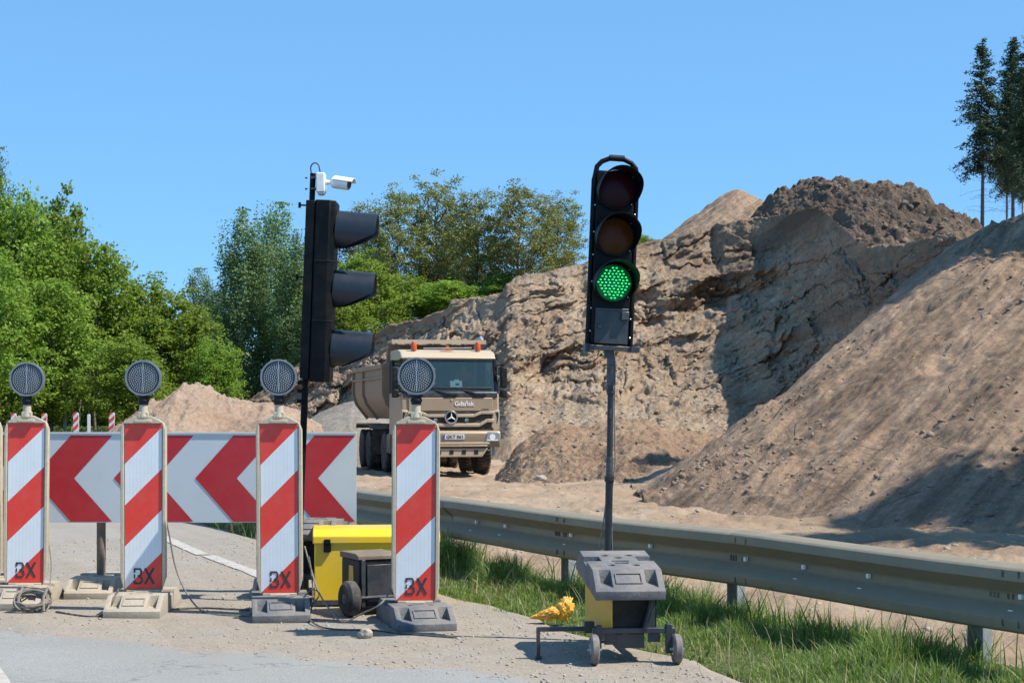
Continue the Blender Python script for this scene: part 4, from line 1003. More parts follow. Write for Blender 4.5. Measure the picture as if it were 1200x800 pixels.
# ---------------- black battery cart
t = thing('battery_cart', 'black battery case on one big wheel in front of the yellow box', 'battery cart', (X(440, 10.15), 10.17, 0), R(28))
b = MB(); b.box((0.02, 0.13, 0.185), (0.26, 0.27, 0.29)); b.build('case', 'blackdull', t, 0.008)
b = MB(); b.prism([(-0.013, 0.33), (-0.013, 0.352), (0.03, 0.366), (0.275, 0.366), (0.275, 0.33)], -0.118, 0.158, 'X'); b.build('lid', 'mud', t, 0.003)
b = MB(); b.prism([(0.07, 0.11), (0.08, 0.29), (0.14, 0.29), (0.15, 0.11)], -0.1135, -0.110, 'X'); b.build('yellow_label', 'yellowshade', t)
b = MB(); b.box((0.02, -0.008, 0.19), (0.16, 0.012, 0.22)); b.box((-0.085, -0.006, 0.19), (0.025, 0.02, 0.28)); b.build('front_panel', 'steelgrey', t, 0.003)
b = MB(); b.lathe([(0.05, -0.036), (0.085, -0.04), (0.104, -0.024), (0.107, 0.0), (0.104, 0.024), (0.085, 0.04), (0.05, 0.036)], (-0.175, -0.02, 0.107), 'X', 30); wh = b.build('wheel', 'tyre', t)
b = MB(); b.lathe([(0.001, -0.04), (0.02, -0.04), (0.05, -0.026), (0.052, 0.026), (0.02, 0.04), (0.001, 0.04)], (-0.175, -0.02, 0.107), 'X', 20); b.build('rim', 'scuff', wh)
b = MB(); b.tube([(-0.17, -0.02, 0.107), (0.16, -0.02, 0.107)], 0.01, 8); b.box((0.02, 0.05, 0.032), (0.24, 0.03, 0.02)); b.box((0.08, -0.04, 0.03), (0.02, 0.02, 0.06)); b.build('axle', 'steelgrey', t)

# ---------------- stone, coil, cloth
def lump(name, c, sc, mat, seed, sub=4, amp=0.25):
    bm = bmesh.new(); bmesh.ops.create_icosphere(bm, subdivisions=sub, radius=1)
    for v in bm.verts:
        n = mnoise.noise(v.co*1.3+Vector((seed, 0, 0)))*amp+mnoise.noise(v.co*3.5+Vector((seed, 3, 0)))*amp*0.4
        v.co = v.co*(1+n); v.co = Vector((v.co.x*sc[0], v.co.y*sc[1], max(v.co.z, -0.75)*sc[2]))
    me = bpy.data.meshes.new(name); bm.to_mesh(me); bm.free(); me.polygons.foreach_set('use_smooth', [True]*len(me.polygons))
    o = link(name, me, mat); o.location = c; return o
st = lump('stone', (X(428, 9.12), 9.12, 0.024), (0.037, 0.035, 0.034), 'stone', 2.0)
tag(st, 'fist sized rough stone on the gravel in front of the battery cart', 'stone')
st = lump('white_stone', (X(633, 30), 30, 0.02), (0.11, 0.09, 0.055), M['paper'] if False else 'stone', 5.0); tag(st, 'pale boulder on the sand below the mounds behind the guardrail', 'stone')

b = MB(); rnd = random.Random(5)
for k in range(11):
    c = Vector((0.01*rnd.uniform(-1, 1), rnd.uniform(-0.02, 0.02), 0.075)); rr = rnd.uniform(0.055, 0.085); tilt = rnd.uniform(0.2, 1.3); az = rnd.uniform(-0.7, 0.7)
    mt = Matrix.Translation(c) @ Matrix.Rotation(az, 4, 'Z') @ Matrix.Rotation(tilt, 4, 'X')
    b.tube([mt @ Vector((rr*1.35*math.cos(a), rr*math.sin(a), 0.006*math.sin(3*a+k))) for a in np.linspace(0, 2*math.pi, 26)], 0.0055, 6, caps=False)
for sx in (-0.06, 0.09): b.tube([(sx, -0.08, 0.02), (sx-0.01, -0.05, 0.10), (sx, 0.0, 0.15), (sx+0.01, 0.04, 0.11)], 0.009, 7)
o = b.build('cable_coil', 'cablelight'); o.location = (X(46, 10.45), 10.3, -0.005); tag(o, 'dusty coil of cable lying at the foot of a left warning beacon', 'cable coil')

# cloth: crumpled yellow cover in the grass
bm = bmesh.new()
bmesh.ops.create_icosphere(bm, subdivisions=5, radius=1)
for v in bm.verts:
    q = v.co.copy(); n = mnoise.noise(q*2.2)*0.25+abs(mnoise.noise(Vector((q.x*3, q.y*8, q.z*3))))*0.35
    n += abs(mnoise.noise(Vector((q.x*6, q.y*3, q.z*12))))*0.25; q = q*(0.8+n); v.co = Vector((q.x*0.050+q.z*0.008, q.y*0.030, q.z*0.070+0.075))
g2 = bmesh.ops.create_icosphere(bm, subdivisions=5, radius=1)['verts']
for v in g2:
    q = v.co.copy(); n = abs(mnoise.noise(Vector((q.x*2, q.y*9, q.z*9))))*0.6+mnoise.noise(q*2)*0.2
    k_ = 0.5+0.5*q.x; wdt = 0.25+0.9*k_
    n += abs(mnoise.noise(Vector((q.x*14, q.y*5, q.z*5))))*0.5; v.co = Vector((q.x*0.095-0.110, q.y*0.05*wdt*(0.7+n), max(0.0, (q.z*0.042*wdt*(0.7+n))+0.022+0.038*k_)))
me = bpy.data.meshes.new('yellow_cover'); bm.to_mesh(me); bm.free(); me.polygons.foreach_set('use_smooth', [True]*len(me.polygons))
o = link('yellow_cover', me, 'cloth'); Yc = 9.75; o.location = (X(662, Yc), Yc, 0.012); o.scale = (1.0, 1.0, 0.95); tag(o, 'crumpled yellow cover dropped at the grass edge by the guardrail', 'cover')

# ---------------- cables
def cable(pts, r, label, mat='cable'):
    P3 = [Vector(p) for p in pts]; out = []
    for i in range(len(P3)-1):
        p0, p1, p2, p3 = P3[max(i-1, 0)], P3[i], P3[i+1], P3[min(i+2, len(P3)-1)]
        for k in range(8):
            tt_ = k/8; out.append(0.5*((2*p1)+(p2-p0)*tt_+(2*p0-5*p1+4*p2-p3)*tt_**2+(3*p1-p0-3*p2+p3)*tt_**3))
    out.append(P3[-1]); b = MB(); b.tube(out, r, 7); o = b.build('cable', mat); tag(o, label, 'cable'); return o
def gp(u, Y, z=0.008): return (X(u, Y), Y, z)
cable([P(190, 585, 10.42), P(198, 625, 10.5), P(206, 665, 10.5), P(219, 695, 10.4), gp(238, 10.25), gp(262, 10.1), gp(292, 10.05)], 0.005, 'thin cable hanging from one striped beacon and running right to the next', 'cablelight')
cable([gp(292, 10.35), gp(240, 10.45), gp(200, 10.40)], 0.006, 'dark cable along the ground between the two middle beacons')
cable([gp(66, 10.25), gp(90, 10.08), gp(108, 10.02), P(124, 718, 10.05), P(134, 700, 10.1), P(139, 690, 10.3)], 0.007, 'black cable curling from the cable coil up to the next beacon foot')
cable([P(56, 632, 10.85), P(60, 660, 10.8), P(57, 690, 10.7), P(48, 700, 10.6), gp(40, 10.45, 0.03)], 0.004, 'thin wire looping down beside the beacon with the cable coil', 'cablelight')
cable([P(357, 640, 10.5), P(364, 665, 10.2), P(372, 690, 10.0), P(385, 712, 9.9), gp(402, 9.78), P(425, 718, 9.75), P(445, 708, 9.7), P(458, 690, 9.8), P(462, 670, 9.85)], 0.005, 'grey cable sagging from the dark pole across to the battery cart', 'cablelight')
cable([P(350, 712, 10.0), P(358, 697, 10.0), P(368, 690, 10.0), P(374, 696, 10.0), P(368, 705, 9.95), gp(352, 9.9, 0.05)], 0.005, 'small loop of black cable beside the yellow box')
cable([P(362, 652, 10.2), P(366, 680, 10.1), P(366, 705, 10.0), gp(362, 9.9)], 0.005, 'black cable hanging straight down the left end of the yellow box')
cable([gp(292, 9.95, 0.03), gp(350, 10.0, 0.02), gp(380, 9.5), gp(440, 9.4), gp(470, 9.25), gp(535, 9.1)], 0.005, 'cable lying on the gravel passing the stone')

# ---------------- far delineators
def delineator(u_, vt, h, stripes, label, lean=0):
    Yd = 75; t = thing('roadside_delineator', label, 'delineator', (X(u_, Yd), Yd, 0), 0, 'small delineators on the far side of the works'); t.rotation_euler = (0, R(lean), 0)
    b = MB(); w = 0.115 if stripes else 0.06; z1 = Z(vt, Yd); z0 = 0.1
    rect = [(-w, z0), (w, z0), (w, z1-0.05), (w*0.5, z1), (-w*0.5, z1), (-w, z1-0.05)]
    b.prism(rect, -0.02, 0.05, mi=1)
    if stripes:
        for i in range(4):
            hi = z1-0.0-i*0.34; poly = clip_poly(clip_poly(rect, -1, 1, hi+w), 1, -1, -(hi-0.17+w))
            if len(poly) > 2: b.add([(x, -0.03, z) for x, z in poly], [tuple(range(len(poly)))], 0)
    b.build('striped_plate', ['redsheet', 'whitesheet'], t, smooth=0)
    b = MB(); b.box((0, 0.02, 0.06), (0.4, 0.5, 0.12)); b.build('foot', 'grey_foot', t)
for a in [(16, 484, 1, 1, 'far small striped delineator nearest the left photo edge', 0), (51, 484, 1, 1, 'far striped delineator right of the first beacon lamp', 2), (89, 483, 1, 1, 'far striped delineator left of the plain grey marker post', 0),
          (104, 485, 1, 0, 'plain pale marker post between two far striped delineators', 0), (130, 483, 1, 1, 'far striped delineator leaning right, rightmost of the small ones', 3)]: delineator(*a)

# ================================================================ TRUCK
TY = 42.0
tr = thing('dump_truck', 'dusty tan dump truck driving on the sand behind the guardrail', 'truck', (X(528, TY), TY, -0.40), R(13))
def TB(): return MB()
b = TB()   # lower cab body
b.prism([(0.0, 1.06), (-0.02, 1.30), (0.0, 1.98), (0.06, 2.05), (1.95, 2.05), (1.95, 1.0), (0.5, 1.0)], -1.225, 1.225, 'X')
cab = b.build('cab', 'truck', tr, 0.05, seg=3)
b = TB(); b.prism([(0.28, 2.86), (0.24, 2.90), (0.42, 3.05), (0.8, 3.12), (1.95, 3.12), (1.95, 2.86)], -1.19, 1.19, 'X'); b.build('roof', 'trucklight', tr, 0.05, seg=3)  # lighter tan paints the sunlight on the roof
b = TB(); b.box((0, 1.92, 2.45), (2.36, 0.06, 0.9)); b.box((0, 1.3, 2.051), (2.3, 1.2, 0.02)); b.build('rear_wall', 'truckdark', tr)
for sx in (-1, 1):
    b = TB(); b.prism([(0.03, 2.04), (0.10, 2.04), (0.36, 2.88), (0.27, 2.88)], sx*1.21, sx*1.13, 'X'); b.prism([(1.5, 2.04), (1.95, 2.04), (1.95, 2.88), (1.5, 2.88)], sx*1.21, sx*1.16, 'X')
    b.build_each('window_pillar', 'black', tr, 0.01)
b = TB(); v_ = [(-1.14, 0.055, 2.06), (1.14, 0.055, 2.06), (1.12, 0.300, 2.87), (-1.12, 0.300, 2.87)]
b.add(v_, [(0, 1, 2, 3)]); b.build('windscreen', 'glass', tr, smooth=0)
for sx in (-1, 1):
    b = TB(); b.add([(sx*1.195, 0.12, 2.06), (sx*1.195, 1.5, 2.06), (sx*1.175, 1.5, 2.87), (sx*1.175, 0.36, 2.87)], [(0, 1, 2, 3)]); b.build('side_window', 'glass', tr, smooth=0)
b = TB(); b.prism([(-0.03, 1.93), (-0.015, 2.06), (0.05, 2.075), (0.05, 1.93)], -1.18, 1.18, 'X'); b.build('cowl', 'steelgrey', tr, 0.02)
for x0_ in (-0.95, -0.10, 0.62):
    b = TB(); b.tube([(x0_+0.28, -0.05, 2.0), (x0_, -0.05, 2.02), (x0_-0.30, 0.0, 2.10)], 0.018, 6); b.box((x0_+0.1, -0.05, 1.99), (0.28, 0.03, 0.05)); b.build('wiper', 'blackdull', tr)
# hood panel and grille
b = TB(); b.box((0.0, -0.025, 1.755), (2.10, 0.03, 0.33)); hp_ = b.build('hood_panel', 'truck', tr, 0.02)
me = text_mesh('Gdańsk', 0.155, 0.004, 0.003); o = link('lettering', me, 'letterwhite', hp_); o.rotation_euler = (R(90), 0, 0); o.location = (0.33, -0.048, 1.765)
me = text_mesh('ACTROS', 0.05, 0.003); o = link('small_lettering', me, 'scuff', hp_); o.rotation_euler = (R(90), 0, 0); o.location = (0.86, -0.046, 1.63)
b = TB(); b.lathe([(0.035, -0.03), (0.03, -0.05), (0.001, -0.055)], (0.02, 0, 1.86), 'Y', 14); b.build('washer_cap', 'trucklight', hp_)
b = TB(); b.box((0, -0.015, 1.37), (2.14, 0.03, 0.50)); gr = b.build('grille', 'truckdark', tr, 0.01)
def ubar(z, dz, x_in, th):
    b = TB(); pts = []
    pr_ = [(-1.08, z+dz), (-x_in-0.18, z+dz), (-x_in, z), (x_in, z), (x_in+0.18, z+dz), (1.08, z+dz)]
    for i in range(5):
        (ax, az), (bx, bz) = pr_[i], pr_[i+1]
        b.prism([(ax, az-th/2), (bx, bz-th/2), (bx, bz+th/2), (ax, az+th/2)], -0.085, -0.028)
    b.build('grille_bar', 'trucklight', gr, 0.012)
ubar(1.475, 0.075, 0.58, 0.075); ubar(1.245, 0.11, 0.72, 0.085)
for sx in (-1, 1):
    b = TB(); b.lathe([(0.05, -0.04), (0.05, -0.09), (0.03, -0.095)], (sx*0.39-0.0, 0, 1.365), 'Y', 16); b.build('fog_marker', 'chrome', gr)
b = TB(); b.lathe([(0.155, -0.06), (0.165, -0.10), (0.15, -0.118), (0.128, -0.112), (0.125, -0.09)], (0.0, 0, 1.435), 'Y', 32, caps=False); em = b.build('emblem', 'chrome', tr)
b = TB(); b.lathe([(0.13, -0.10), (0.001, -0.10)], (0.0, 0, 1.435), 'Y', 24); b.build('emblem_disc', 'blackdull', em)
b = TB()
for k in range(3):
    a = R(90+120*k); c = Vector((0, -0.112, 1.435)); tip = c+Vector((0.135*math.cos(a), 0, 0.135*math.sin(a))); n_ = Vector((-math.sin(a), 0, math.cos(a)))*0.022
    b.add([c+n_, tip, c-n_, c+Vector((0, -0.02, 0))], [(0, 1, 3), (1, 2, 3)])
b.build('emblem_star', 'letterwhite', em, smooth=0)
# corner pieces with louvre
for sx in (-1, 1):
    b = TB(); b.prism([(sx*1.09, 1.10), (sx*1.225, 1.12), (sx*1.225, 1.62), (sx*1.06, 1.60), (sx*1.02, 1.2)], -0.05, 0.02); co_ = b.build('corner_panel', 'trucklight', tr, 0.02)
    b = TB(); b.prism([(sx*1.12, 1.56), (sx*1.20, 1.56), (sx*1.20, 1.44), (sx*1.16, 1.28), (sx*1.15, 1.30), (sx*1.16, 1.44)], -0.056, -0.048); b.build('air_slot', 'dark', co_)
# bumper
b = TB(); b.prism([(-0.10, 0.70), (-0.14, 0.80), (-0.14, 1.06), (-0.06, 1.11), (0.35, 1.11), (0.35, 0.70)], -1.235, 1.235, 'X'); bu = b.build('bumper', 'truck', tr, 0.03)
b = TB(); b.box((0, -0.145, 0.795), (1.9, 0.04, 0.05)); b.box((0, -0.15, 0.735), (1.8, 0.03, 0.03)); b.build_each('bumper_trim', 'trucklight', bu, 0.01)
b = TB(); b.prism([(-0.92, 0.68), (-0.78, 0.46), (0.78, 0.46), (0.92, 0.68)], -0.12, -0.02); sk = b.build('skid_plate', 'trucklight', tr, 0.02)
for xx in (-0.62, -0.31, 0.0, 0.31, 0.62):
    b = TB(); b.box((xx, -0.123, 0.58), (0.10, 0.01, 0.10)); b.build('slot', 'dark', sk)
for sx in (-1, 1):
    b = TB(); b.prism([(sx*0.83, 0.83), (sx*1.215, 0.83), (sx*1.215, 1.075), (sx*0.90, 1.075)], -0.165, -0.10); hl = b.build('headlight', 'headglass', tr, 0.02)
    b = TB(); b.lathe([(0.075, -0.167), (0.05, -0.162), (0.001, -0.16)], (sx*1.02, 0, 0.955), 'Y', 16); b.box((sx*1.02, -0.168, 0.875), (0.28, 0.006, 0.03)); b.build('reflector', 'letterwhite', hl)
    b = TB(); b.box((sx*1.08, 0.0, 0.60), (0.06, 0.06, 0.26)); b.build('step', 'galvpost', tr)
b = TB(); b.box((0.05, -0.150, 0.955), (0.54, 0.012, 0.125)); pl = b.build('number_plate', 'plate', tr, 0.005)
b = TB(); b.box((-0.195, -0.1575, 0.955), (0.045, 0.004, 0.12)); b.build('plate_band', 'plateblue', pl)
me = text_mesh('GKT 061', 0.115, 0.002, 0.002); o = link('plate_letters', me, 'letterblack', pl); o.rotation_euler = (R(90), 0, 0); o.location = (0.08, -0.159, 0.955)
# roof things
for x_, y_ in ((-0.82, 0.55), (0.80, 0.55)):
    b = TB(); b.lathe([(0.07, 3.09), (0.075, 3.13), (0.066, 3.28), (0.05, 3.31), (0.001, 3.32)], (x_, y_, 0), 'Z', 18); b.build('beacon_light', 'orange', tr)
b = TB(); b.lathe([(0.03, 3.1), (0.05, 3.14), (0.04, 3.21), (0.001, 3.22)], (0.02, 0.55, 0), 'Z', 12); b.box((0.02, 0.55, 3.12), (0.3, 0.1, 0.03)); b.build('roof_lamp', 'orange', tr)
b = TB(); b.tube([(-0.6, 0.45, 3.14), (0.62, 0.45, 3.16)], 0.015, 6); b.build('roof_bar', 'galvpost', tr)
b = TB(); b.tube([(1.02, 1.9, 1.9), (1.02, 1.9, 3.25), (1.04, 1.86, 3.38), (1.16, 1.75, 3.46)], 0.07, 12); b.build('exhaust_stack', 'galvpost', tr)
for sx in (-1, 1):
    b = TB(); b.box((sx*1.36, 0.10, 2.42), (0.16, 0.14, 0.52)); b.box((sx*1.36, 0.10, 2.02), (0.17, 0.12, 0.20)); b.tube([(sx*1.2, 0.2, 2.72), (sx*1.38, 0.1, 2.74)], 0.02, 6); b.tube([(sx*1.2, 0.2, 1.98), (sx*1.36, 0.1, 1.95)], 0.02, 6); b.build_each('mirror', 'blackdull', tr, 0.03)
b = TB(); b.box((0, 0.22, 2.12), (2.1, 0.3, 0.12)); b.build('dashboard', 'blackdull', tr, 0.02)
b = TB(); b.lathe([(0.20, 0), (0.22, 0.02), (0.20, 0.04), (0.18, 0.02)], (0, 0, 0), 'Z', 24); b.box((0, 0, 0.02), (0.36, 0.05, 0.02)); b.v = [tuple(Matrix.Translation((0.52, 0.50, 2.20)) @ Matrix.Rotation(R(35), 4, 'X') @ Vector(q)) for q in b.v]; b.build('steering_wheel', 'blackdull', tr)
for sx in (-0.55, 0.55):
    b = TB(); b.box((sx, 1.35, 2.35), (0.5, 0.14, 0.7)); b.box((sx, 1.1, 2.05), (0.5, 0.5, 0.12)); b.build_each('seat', 'truckdark', tr, 0.04)
# chassis, wheels
b = TB(); b.box((0, 4.0, 0.85), (0.9, 7.4, 0.3)); b.box((0, 0.6, 0.8), (2.0, 1.2, 0.3)); b.box((0, 3.4, 0.75), (1.7, 0.6, 0.5)); b.build('chassis', 'truckdark', tr)
def wheel(x_, y_, w_, steer=0):
    b = TB(); pr_ = [(0.30, -w_/2), (0.46, -w_/2), (0.52, -w_/2+0.05), (0.525, 0), (0.52, w_/2-0.05), (0.46, w_/2), (0.30, w_/2)]
    b.lathe(pr_, (0, 0, 0), 'X', 36)
    for k in range(36):
        a = 2*math.pi*k/36
        for s_ in (-1, 1): b.box((s_*w_*0.27, 0.525*math.cos(a+s_*0.05), 0.525*math.sin(a+s_*0.05)), (w_*0.38, 0.035, 0.03), rx=a)
    wo_ = b.build('wheel', 'tyre', tr); wo_.location = (x_, y_, 0.53); wo_.rotation_euler = (0, 0, steer)
    b = TB(); b.lathe([(0.30, -w_*0.42), (0.27, -0.05), (0.12, -0.04), (0.1, -w_*0.45), (0.001, -w_*0.45)], (0, 0, 0), 'X', 24); b.lathe([(0.30, w_*0.42), (0.27, 0.05), (0.12, 0.04), (0.1, w_*0.45), (0.001, w_*0.45)], (0, 0, 0), 'X', 24); b.build('rim', 'mud', wo_)
for sx in (-1, 1):
    wheel(sx*1.03, 1.25, 0.34); wheel(sx*1.03, 3.05, 0.34)
    for y_ in (5.6, 6.95): wheel(sx*1.10, y_, 0.28); wheel(sx*0.78, y_, 0.28)
    b = TB(); b.prism([(0.55, 0.75), (0.62, 1.06), (1.9, 1.06), (1.98, 0.75), (1.9, 0.75), (1.82, 0.99), (0.70, 0.99), (0.62, 0.75)], sx*0.84, sx*1.23, 'X'); b.build('wheel_arch', 'truck', tr, 0.01)
    b = TB(); b.prism([(4.85, 1.10), (5.0, 1.24), (7.5, 1.24), (7.65, 1.10), (7.5, 1.20), (5.0, 1.20)], sx*0.66, sx*1.30, 'X'); b.build('mudguard', 'mud', tr)
    b = TB(); b.box((sx*1.1, 2.15, 0.75), (0.25, 0.5, 0.5)); b.build('fuel_tank', 'mud', tr, 0.04)
b = TB(); b.box((0, 4.95, 0.75), (2.4, 0.03, 0.7)); b.build('mud_flap', 'truckdark', tr)
# tipping body: open tub with thick walls
Y0, Y1 = 2.25, 7.9
outer = [(-1.30, 2.78), (-1.30, 2.05), (-1.22, 1.80), (-0.90, 1.38), (0.90, 1.38), (1.22, 1.80), (1.30, 2.05), (1.30, 2.78)]
inner = [(-1.24, 2.78), (-1.24, 2.06), (-1.16, 1.84), (-0.87, 1.45), (0.87, 1.45), (1.16, 1.84), (1.24, 2.06), (1.24, 2.78)]
b = TB(); n = 8; vs = [(x, y, z) for y in (Y0, Y1) for (x, z) in outer]+[(x, y, z) for y in (Y0+0.01, Y1) for (x, z) in inner]; fs = []
for i in range(n-1): fs += [(i, i+1, n+i+1, n+i), (2*n+i, 3*n+i, 3*n+i+1, 2*n+i+1), (n+i, n+i+1, 3*n+i+1, 3*n+i)]
fs += [(0, n, 3*n, 2*n), (n-1, 3*n-1, 4*n-1, 2*n-1)]
b.add(vs, fs)
b.prism(outer, Y0-0.04, Y0+0.03); b.prism(outer, Y1-0.02, Y1+0.05)
tub = b.build('tipping_body', 'tub', tr)
b = TB(); b.prism([(-1.28, 2.70), (1.28, 2.70), (1.20, 3.30), (-1.20, 3.30)], Y0-0.06, Y0-0.0); b.build('headboard', 'tub', tub)
b = TB(); b.box((0, Y0-0.35, 3.36), (2.42, 0.75, 0.05)); b.box((0, Y0-0.72, 3.35), (2.44, 0.04, 0.10)); b.build('cab_protector', 'trucklight', tub)
for sx in (-1, 1):
    b = TB(); b.box((sx*1.335, (Y0+Y1)/2, 2.74), (0.09, Y1-Y0, 0.12)); b.box((sx*1.33, (Y0+Y1)/2, 2.45), (0.07, Y1-Y0, 0.05)); b.build_each('rim_rail', 'tub', tub, 0.01)
    for yy in (Y0+0.0, 5.9, Y1):
        b = TB(); b.prism([(sx*1.30, 2.70), (sx*1.37, 2.70), (sx*1.37, 2.02), (sx*1.28, 1.76), (sx*0.95, 1.34), (sx*0.90, 1.38), (sx*1.22, 1.80), (sx*1.30, 2.05)], yy-0.05, yy+0.05); b.build('rib', 'tub', tub)
    for yy in (2.9, 4.2, 5.6):
        pass
# paper notice behind the windscreen (its own thing)
o = MB(); o.box((0, 0, 0), (0.30, 0.006, 0.17)); o.box((0.02, 0, 0.10), (0.12, 0.006, 0.04)); po_ = o.build('paper_notice', 'paper'); tag(po_, 'white paper notice on the dashboard behind the truck windscreen', 'notice')
TM = Matrix.Translation(tr.location) @ Matrix.Rotation(R(13), 4, 'Z')
po_.matrix_world = TM @ Matrix.Translation((0.17, 0.16, 2.25)) @ Matrix.Rotation(R(-12), 4, 'X')
o2 = MB(); o2.box((0.03, -0.006, 0.0), (0.09, 0.003, 0.05)); o2.build('printed_mark', 'steelgrey', po_)
# driver
def person_driver():
    me = bpy.data.meshes.new('person'); bm = bmesh.new()
    J = dict(pel=(0, 0.0, 0), waist=(0, -0.01, 0.18), chest=(0, -0.02, 0.38), neck=(0, -0.02, 0.53), head0=(0, -0.04, 0.60), head1=(0, -0.045, 0.70), top=(0, -0.03, 0.79),
             sl=(-0.19, -0.02, 0.47), el=(-0.24, -0.22, 0.27), wl=(-0.15, -0.46, 0.24), sr=(0.19, -0.02, 0.47), er=(0.25, -0.2, 0.26), wr=(0.14, -0.46, 0.26),
             hl=(-0.1, -0.05, 0.0), kl=(-0.14, -0.45, 0.03), fl=(-0.14, -0.52, -0.38), hr=(0.1, -0.05, 0.0), kr=(0.14, -0.45, 0.03), fr=(0.14, -0.52, -0.38))
    rad = dict(pel=.15, waist=.14, chest=.16, neck=.055, head0=.075, head1=.095, top=.07, sl=.07, el=.05, wl=.033, sr=.07, er=.05, wr=.033, hl=.09, kl=.065, fl=.045, hr=.09, kr=.065, fr=.045)
    E = [('pel', 'waist'), ('waist', 'chest'), ('chest', 'neck'), ('neck', 'head0'), ('head0', 'head1'), ('head1', 'top'), ('chest', 'sl'), ('sl', 'el'), ('el', 'wl'), ('chest', 'sr'), ('sr', 'er'), ('er', 'wr'), ('pel', 'hl'), ('hl', 'kl'), ('kl', 'fl'), ('pel', 'hr'), ('hr', 'kr'), ('kr', 'fr')]
    names = list(J); me.from_pydata([J[k] for k in names], [(names.index(a), names.index(b_)) for a, b_ in E], [])
    o = bpy.data.objects.new('person', me); COL.objects.link(o); sk_ = o.modifiers.new('skin', 'SKIN'); o.modifiers.new('sub', 'SUBSURF').levels = 1
    for i, k_ in enumerate(names):
        me.skin_vertices[0].data[i].radius = (rad[k_], rad[k_]); me.skin_vertices[0].data[i].use_root = (k_ == 'pel')
    m2 = bake(o, 'person'); bpy.data.objects.remove(o)
    m2.materials.clear(); m2.materials.append(M['skin']); m2.materials.append(M['hivis']); m2.materials.append(M['truckdark'])
    for p_ in m2.polygons:
        z = p_.center.z; y = p_.center.y; p_.use_smooth = True
        p_.material_index = 0 if z > 0.52 else (2 if z < 0.08 else (0 if y < -0.36 else 1))
    o = bpy.data.objects.new('person', m2); COL.objects.link(o); return o
dv = person_driver(); tag(dv, 'driver in an orange work vest with both hands on the truck wheel', 'person')
dv.matrix_world = TM @ Matrix.Translation((0.52, 0.98, 2.06)) @ Matrix.Scale(0.94, 4)
hb = MB(); hb.lathe([(0.098, 0.02), (0.10, 0.06), (0.07, 0.115), (0.001, 0.125)], (0, -0.02, 0.70), 'Z', 18); hb.build('hair', 'hair', dv)
fb = MB(); fb.prism([(-0.012, 0.655), (0.012, 0.655), (0.006, 0.70), (-0.006, 0.70)], -0.155, -0.12); fb.box((0.035, -0.128, 0.705), (0.025, 0.01, 0.012)); fb.box((-0.035, -0.128, 0.705), (0.025, 0.01, 0.012)); fb.build('face', 'skin', dv)

# ================================================================ PLANTS
def tube_arr(Q, pts, r0, r1, n=5):
    """append tube quads to list Q"""
    pts = np.array(pts, float); m = len(pts); rs = np.linspace(r0, r1, m); th = np.arange(n)*2*math.pi/n
    rings = []
    for i in range(m):
        t = pts[min(i+1, m-1)]-pts[max(i-1, 0)]; t = t/(np.linalg.norm(t)+1e-9)
        a = np.cross(t, [0.3, 0.9, 0.1]); a /= np.linalg.norm(a)+1e-9; b_ = np.cross(t, a)
        rings.append(pts[i]+rs[i]*(np.cos(th)[:, None]*a+np.sin(th)[:, None]*b_))
    for i in range(m-1):
        for k in range(n): Q.append([rings[i][k], rings[i][(k+1) % n], rings[i+1][(k+1) % n], rings[i+1][k]])
def leaf_quads(rs, C, L, W, up=0.3, droop=0.0):
    n = len(C); d = rs.normal(size=(n, 3)); d[:, 2] = d[:, 2]*0.6-droop; d /= np.linalg.norm(d, axis=1)[:, None]
    nn = rs.normal(size=(n, 3)); nn[:, 2] += up; s = np.cross(d, nn); s /= np.linalg.norm(s, axis=1)[:, None]+1e-9
    L = L*rs.uniform(0.6, 1.3, n)[:, None]; W = W*rs.uniform(0.6, 1.3, n)[:, None]
    return np.stack([C-d*L/2, C+s*W/2, C+d*L/2, C-s*W/2], 1)
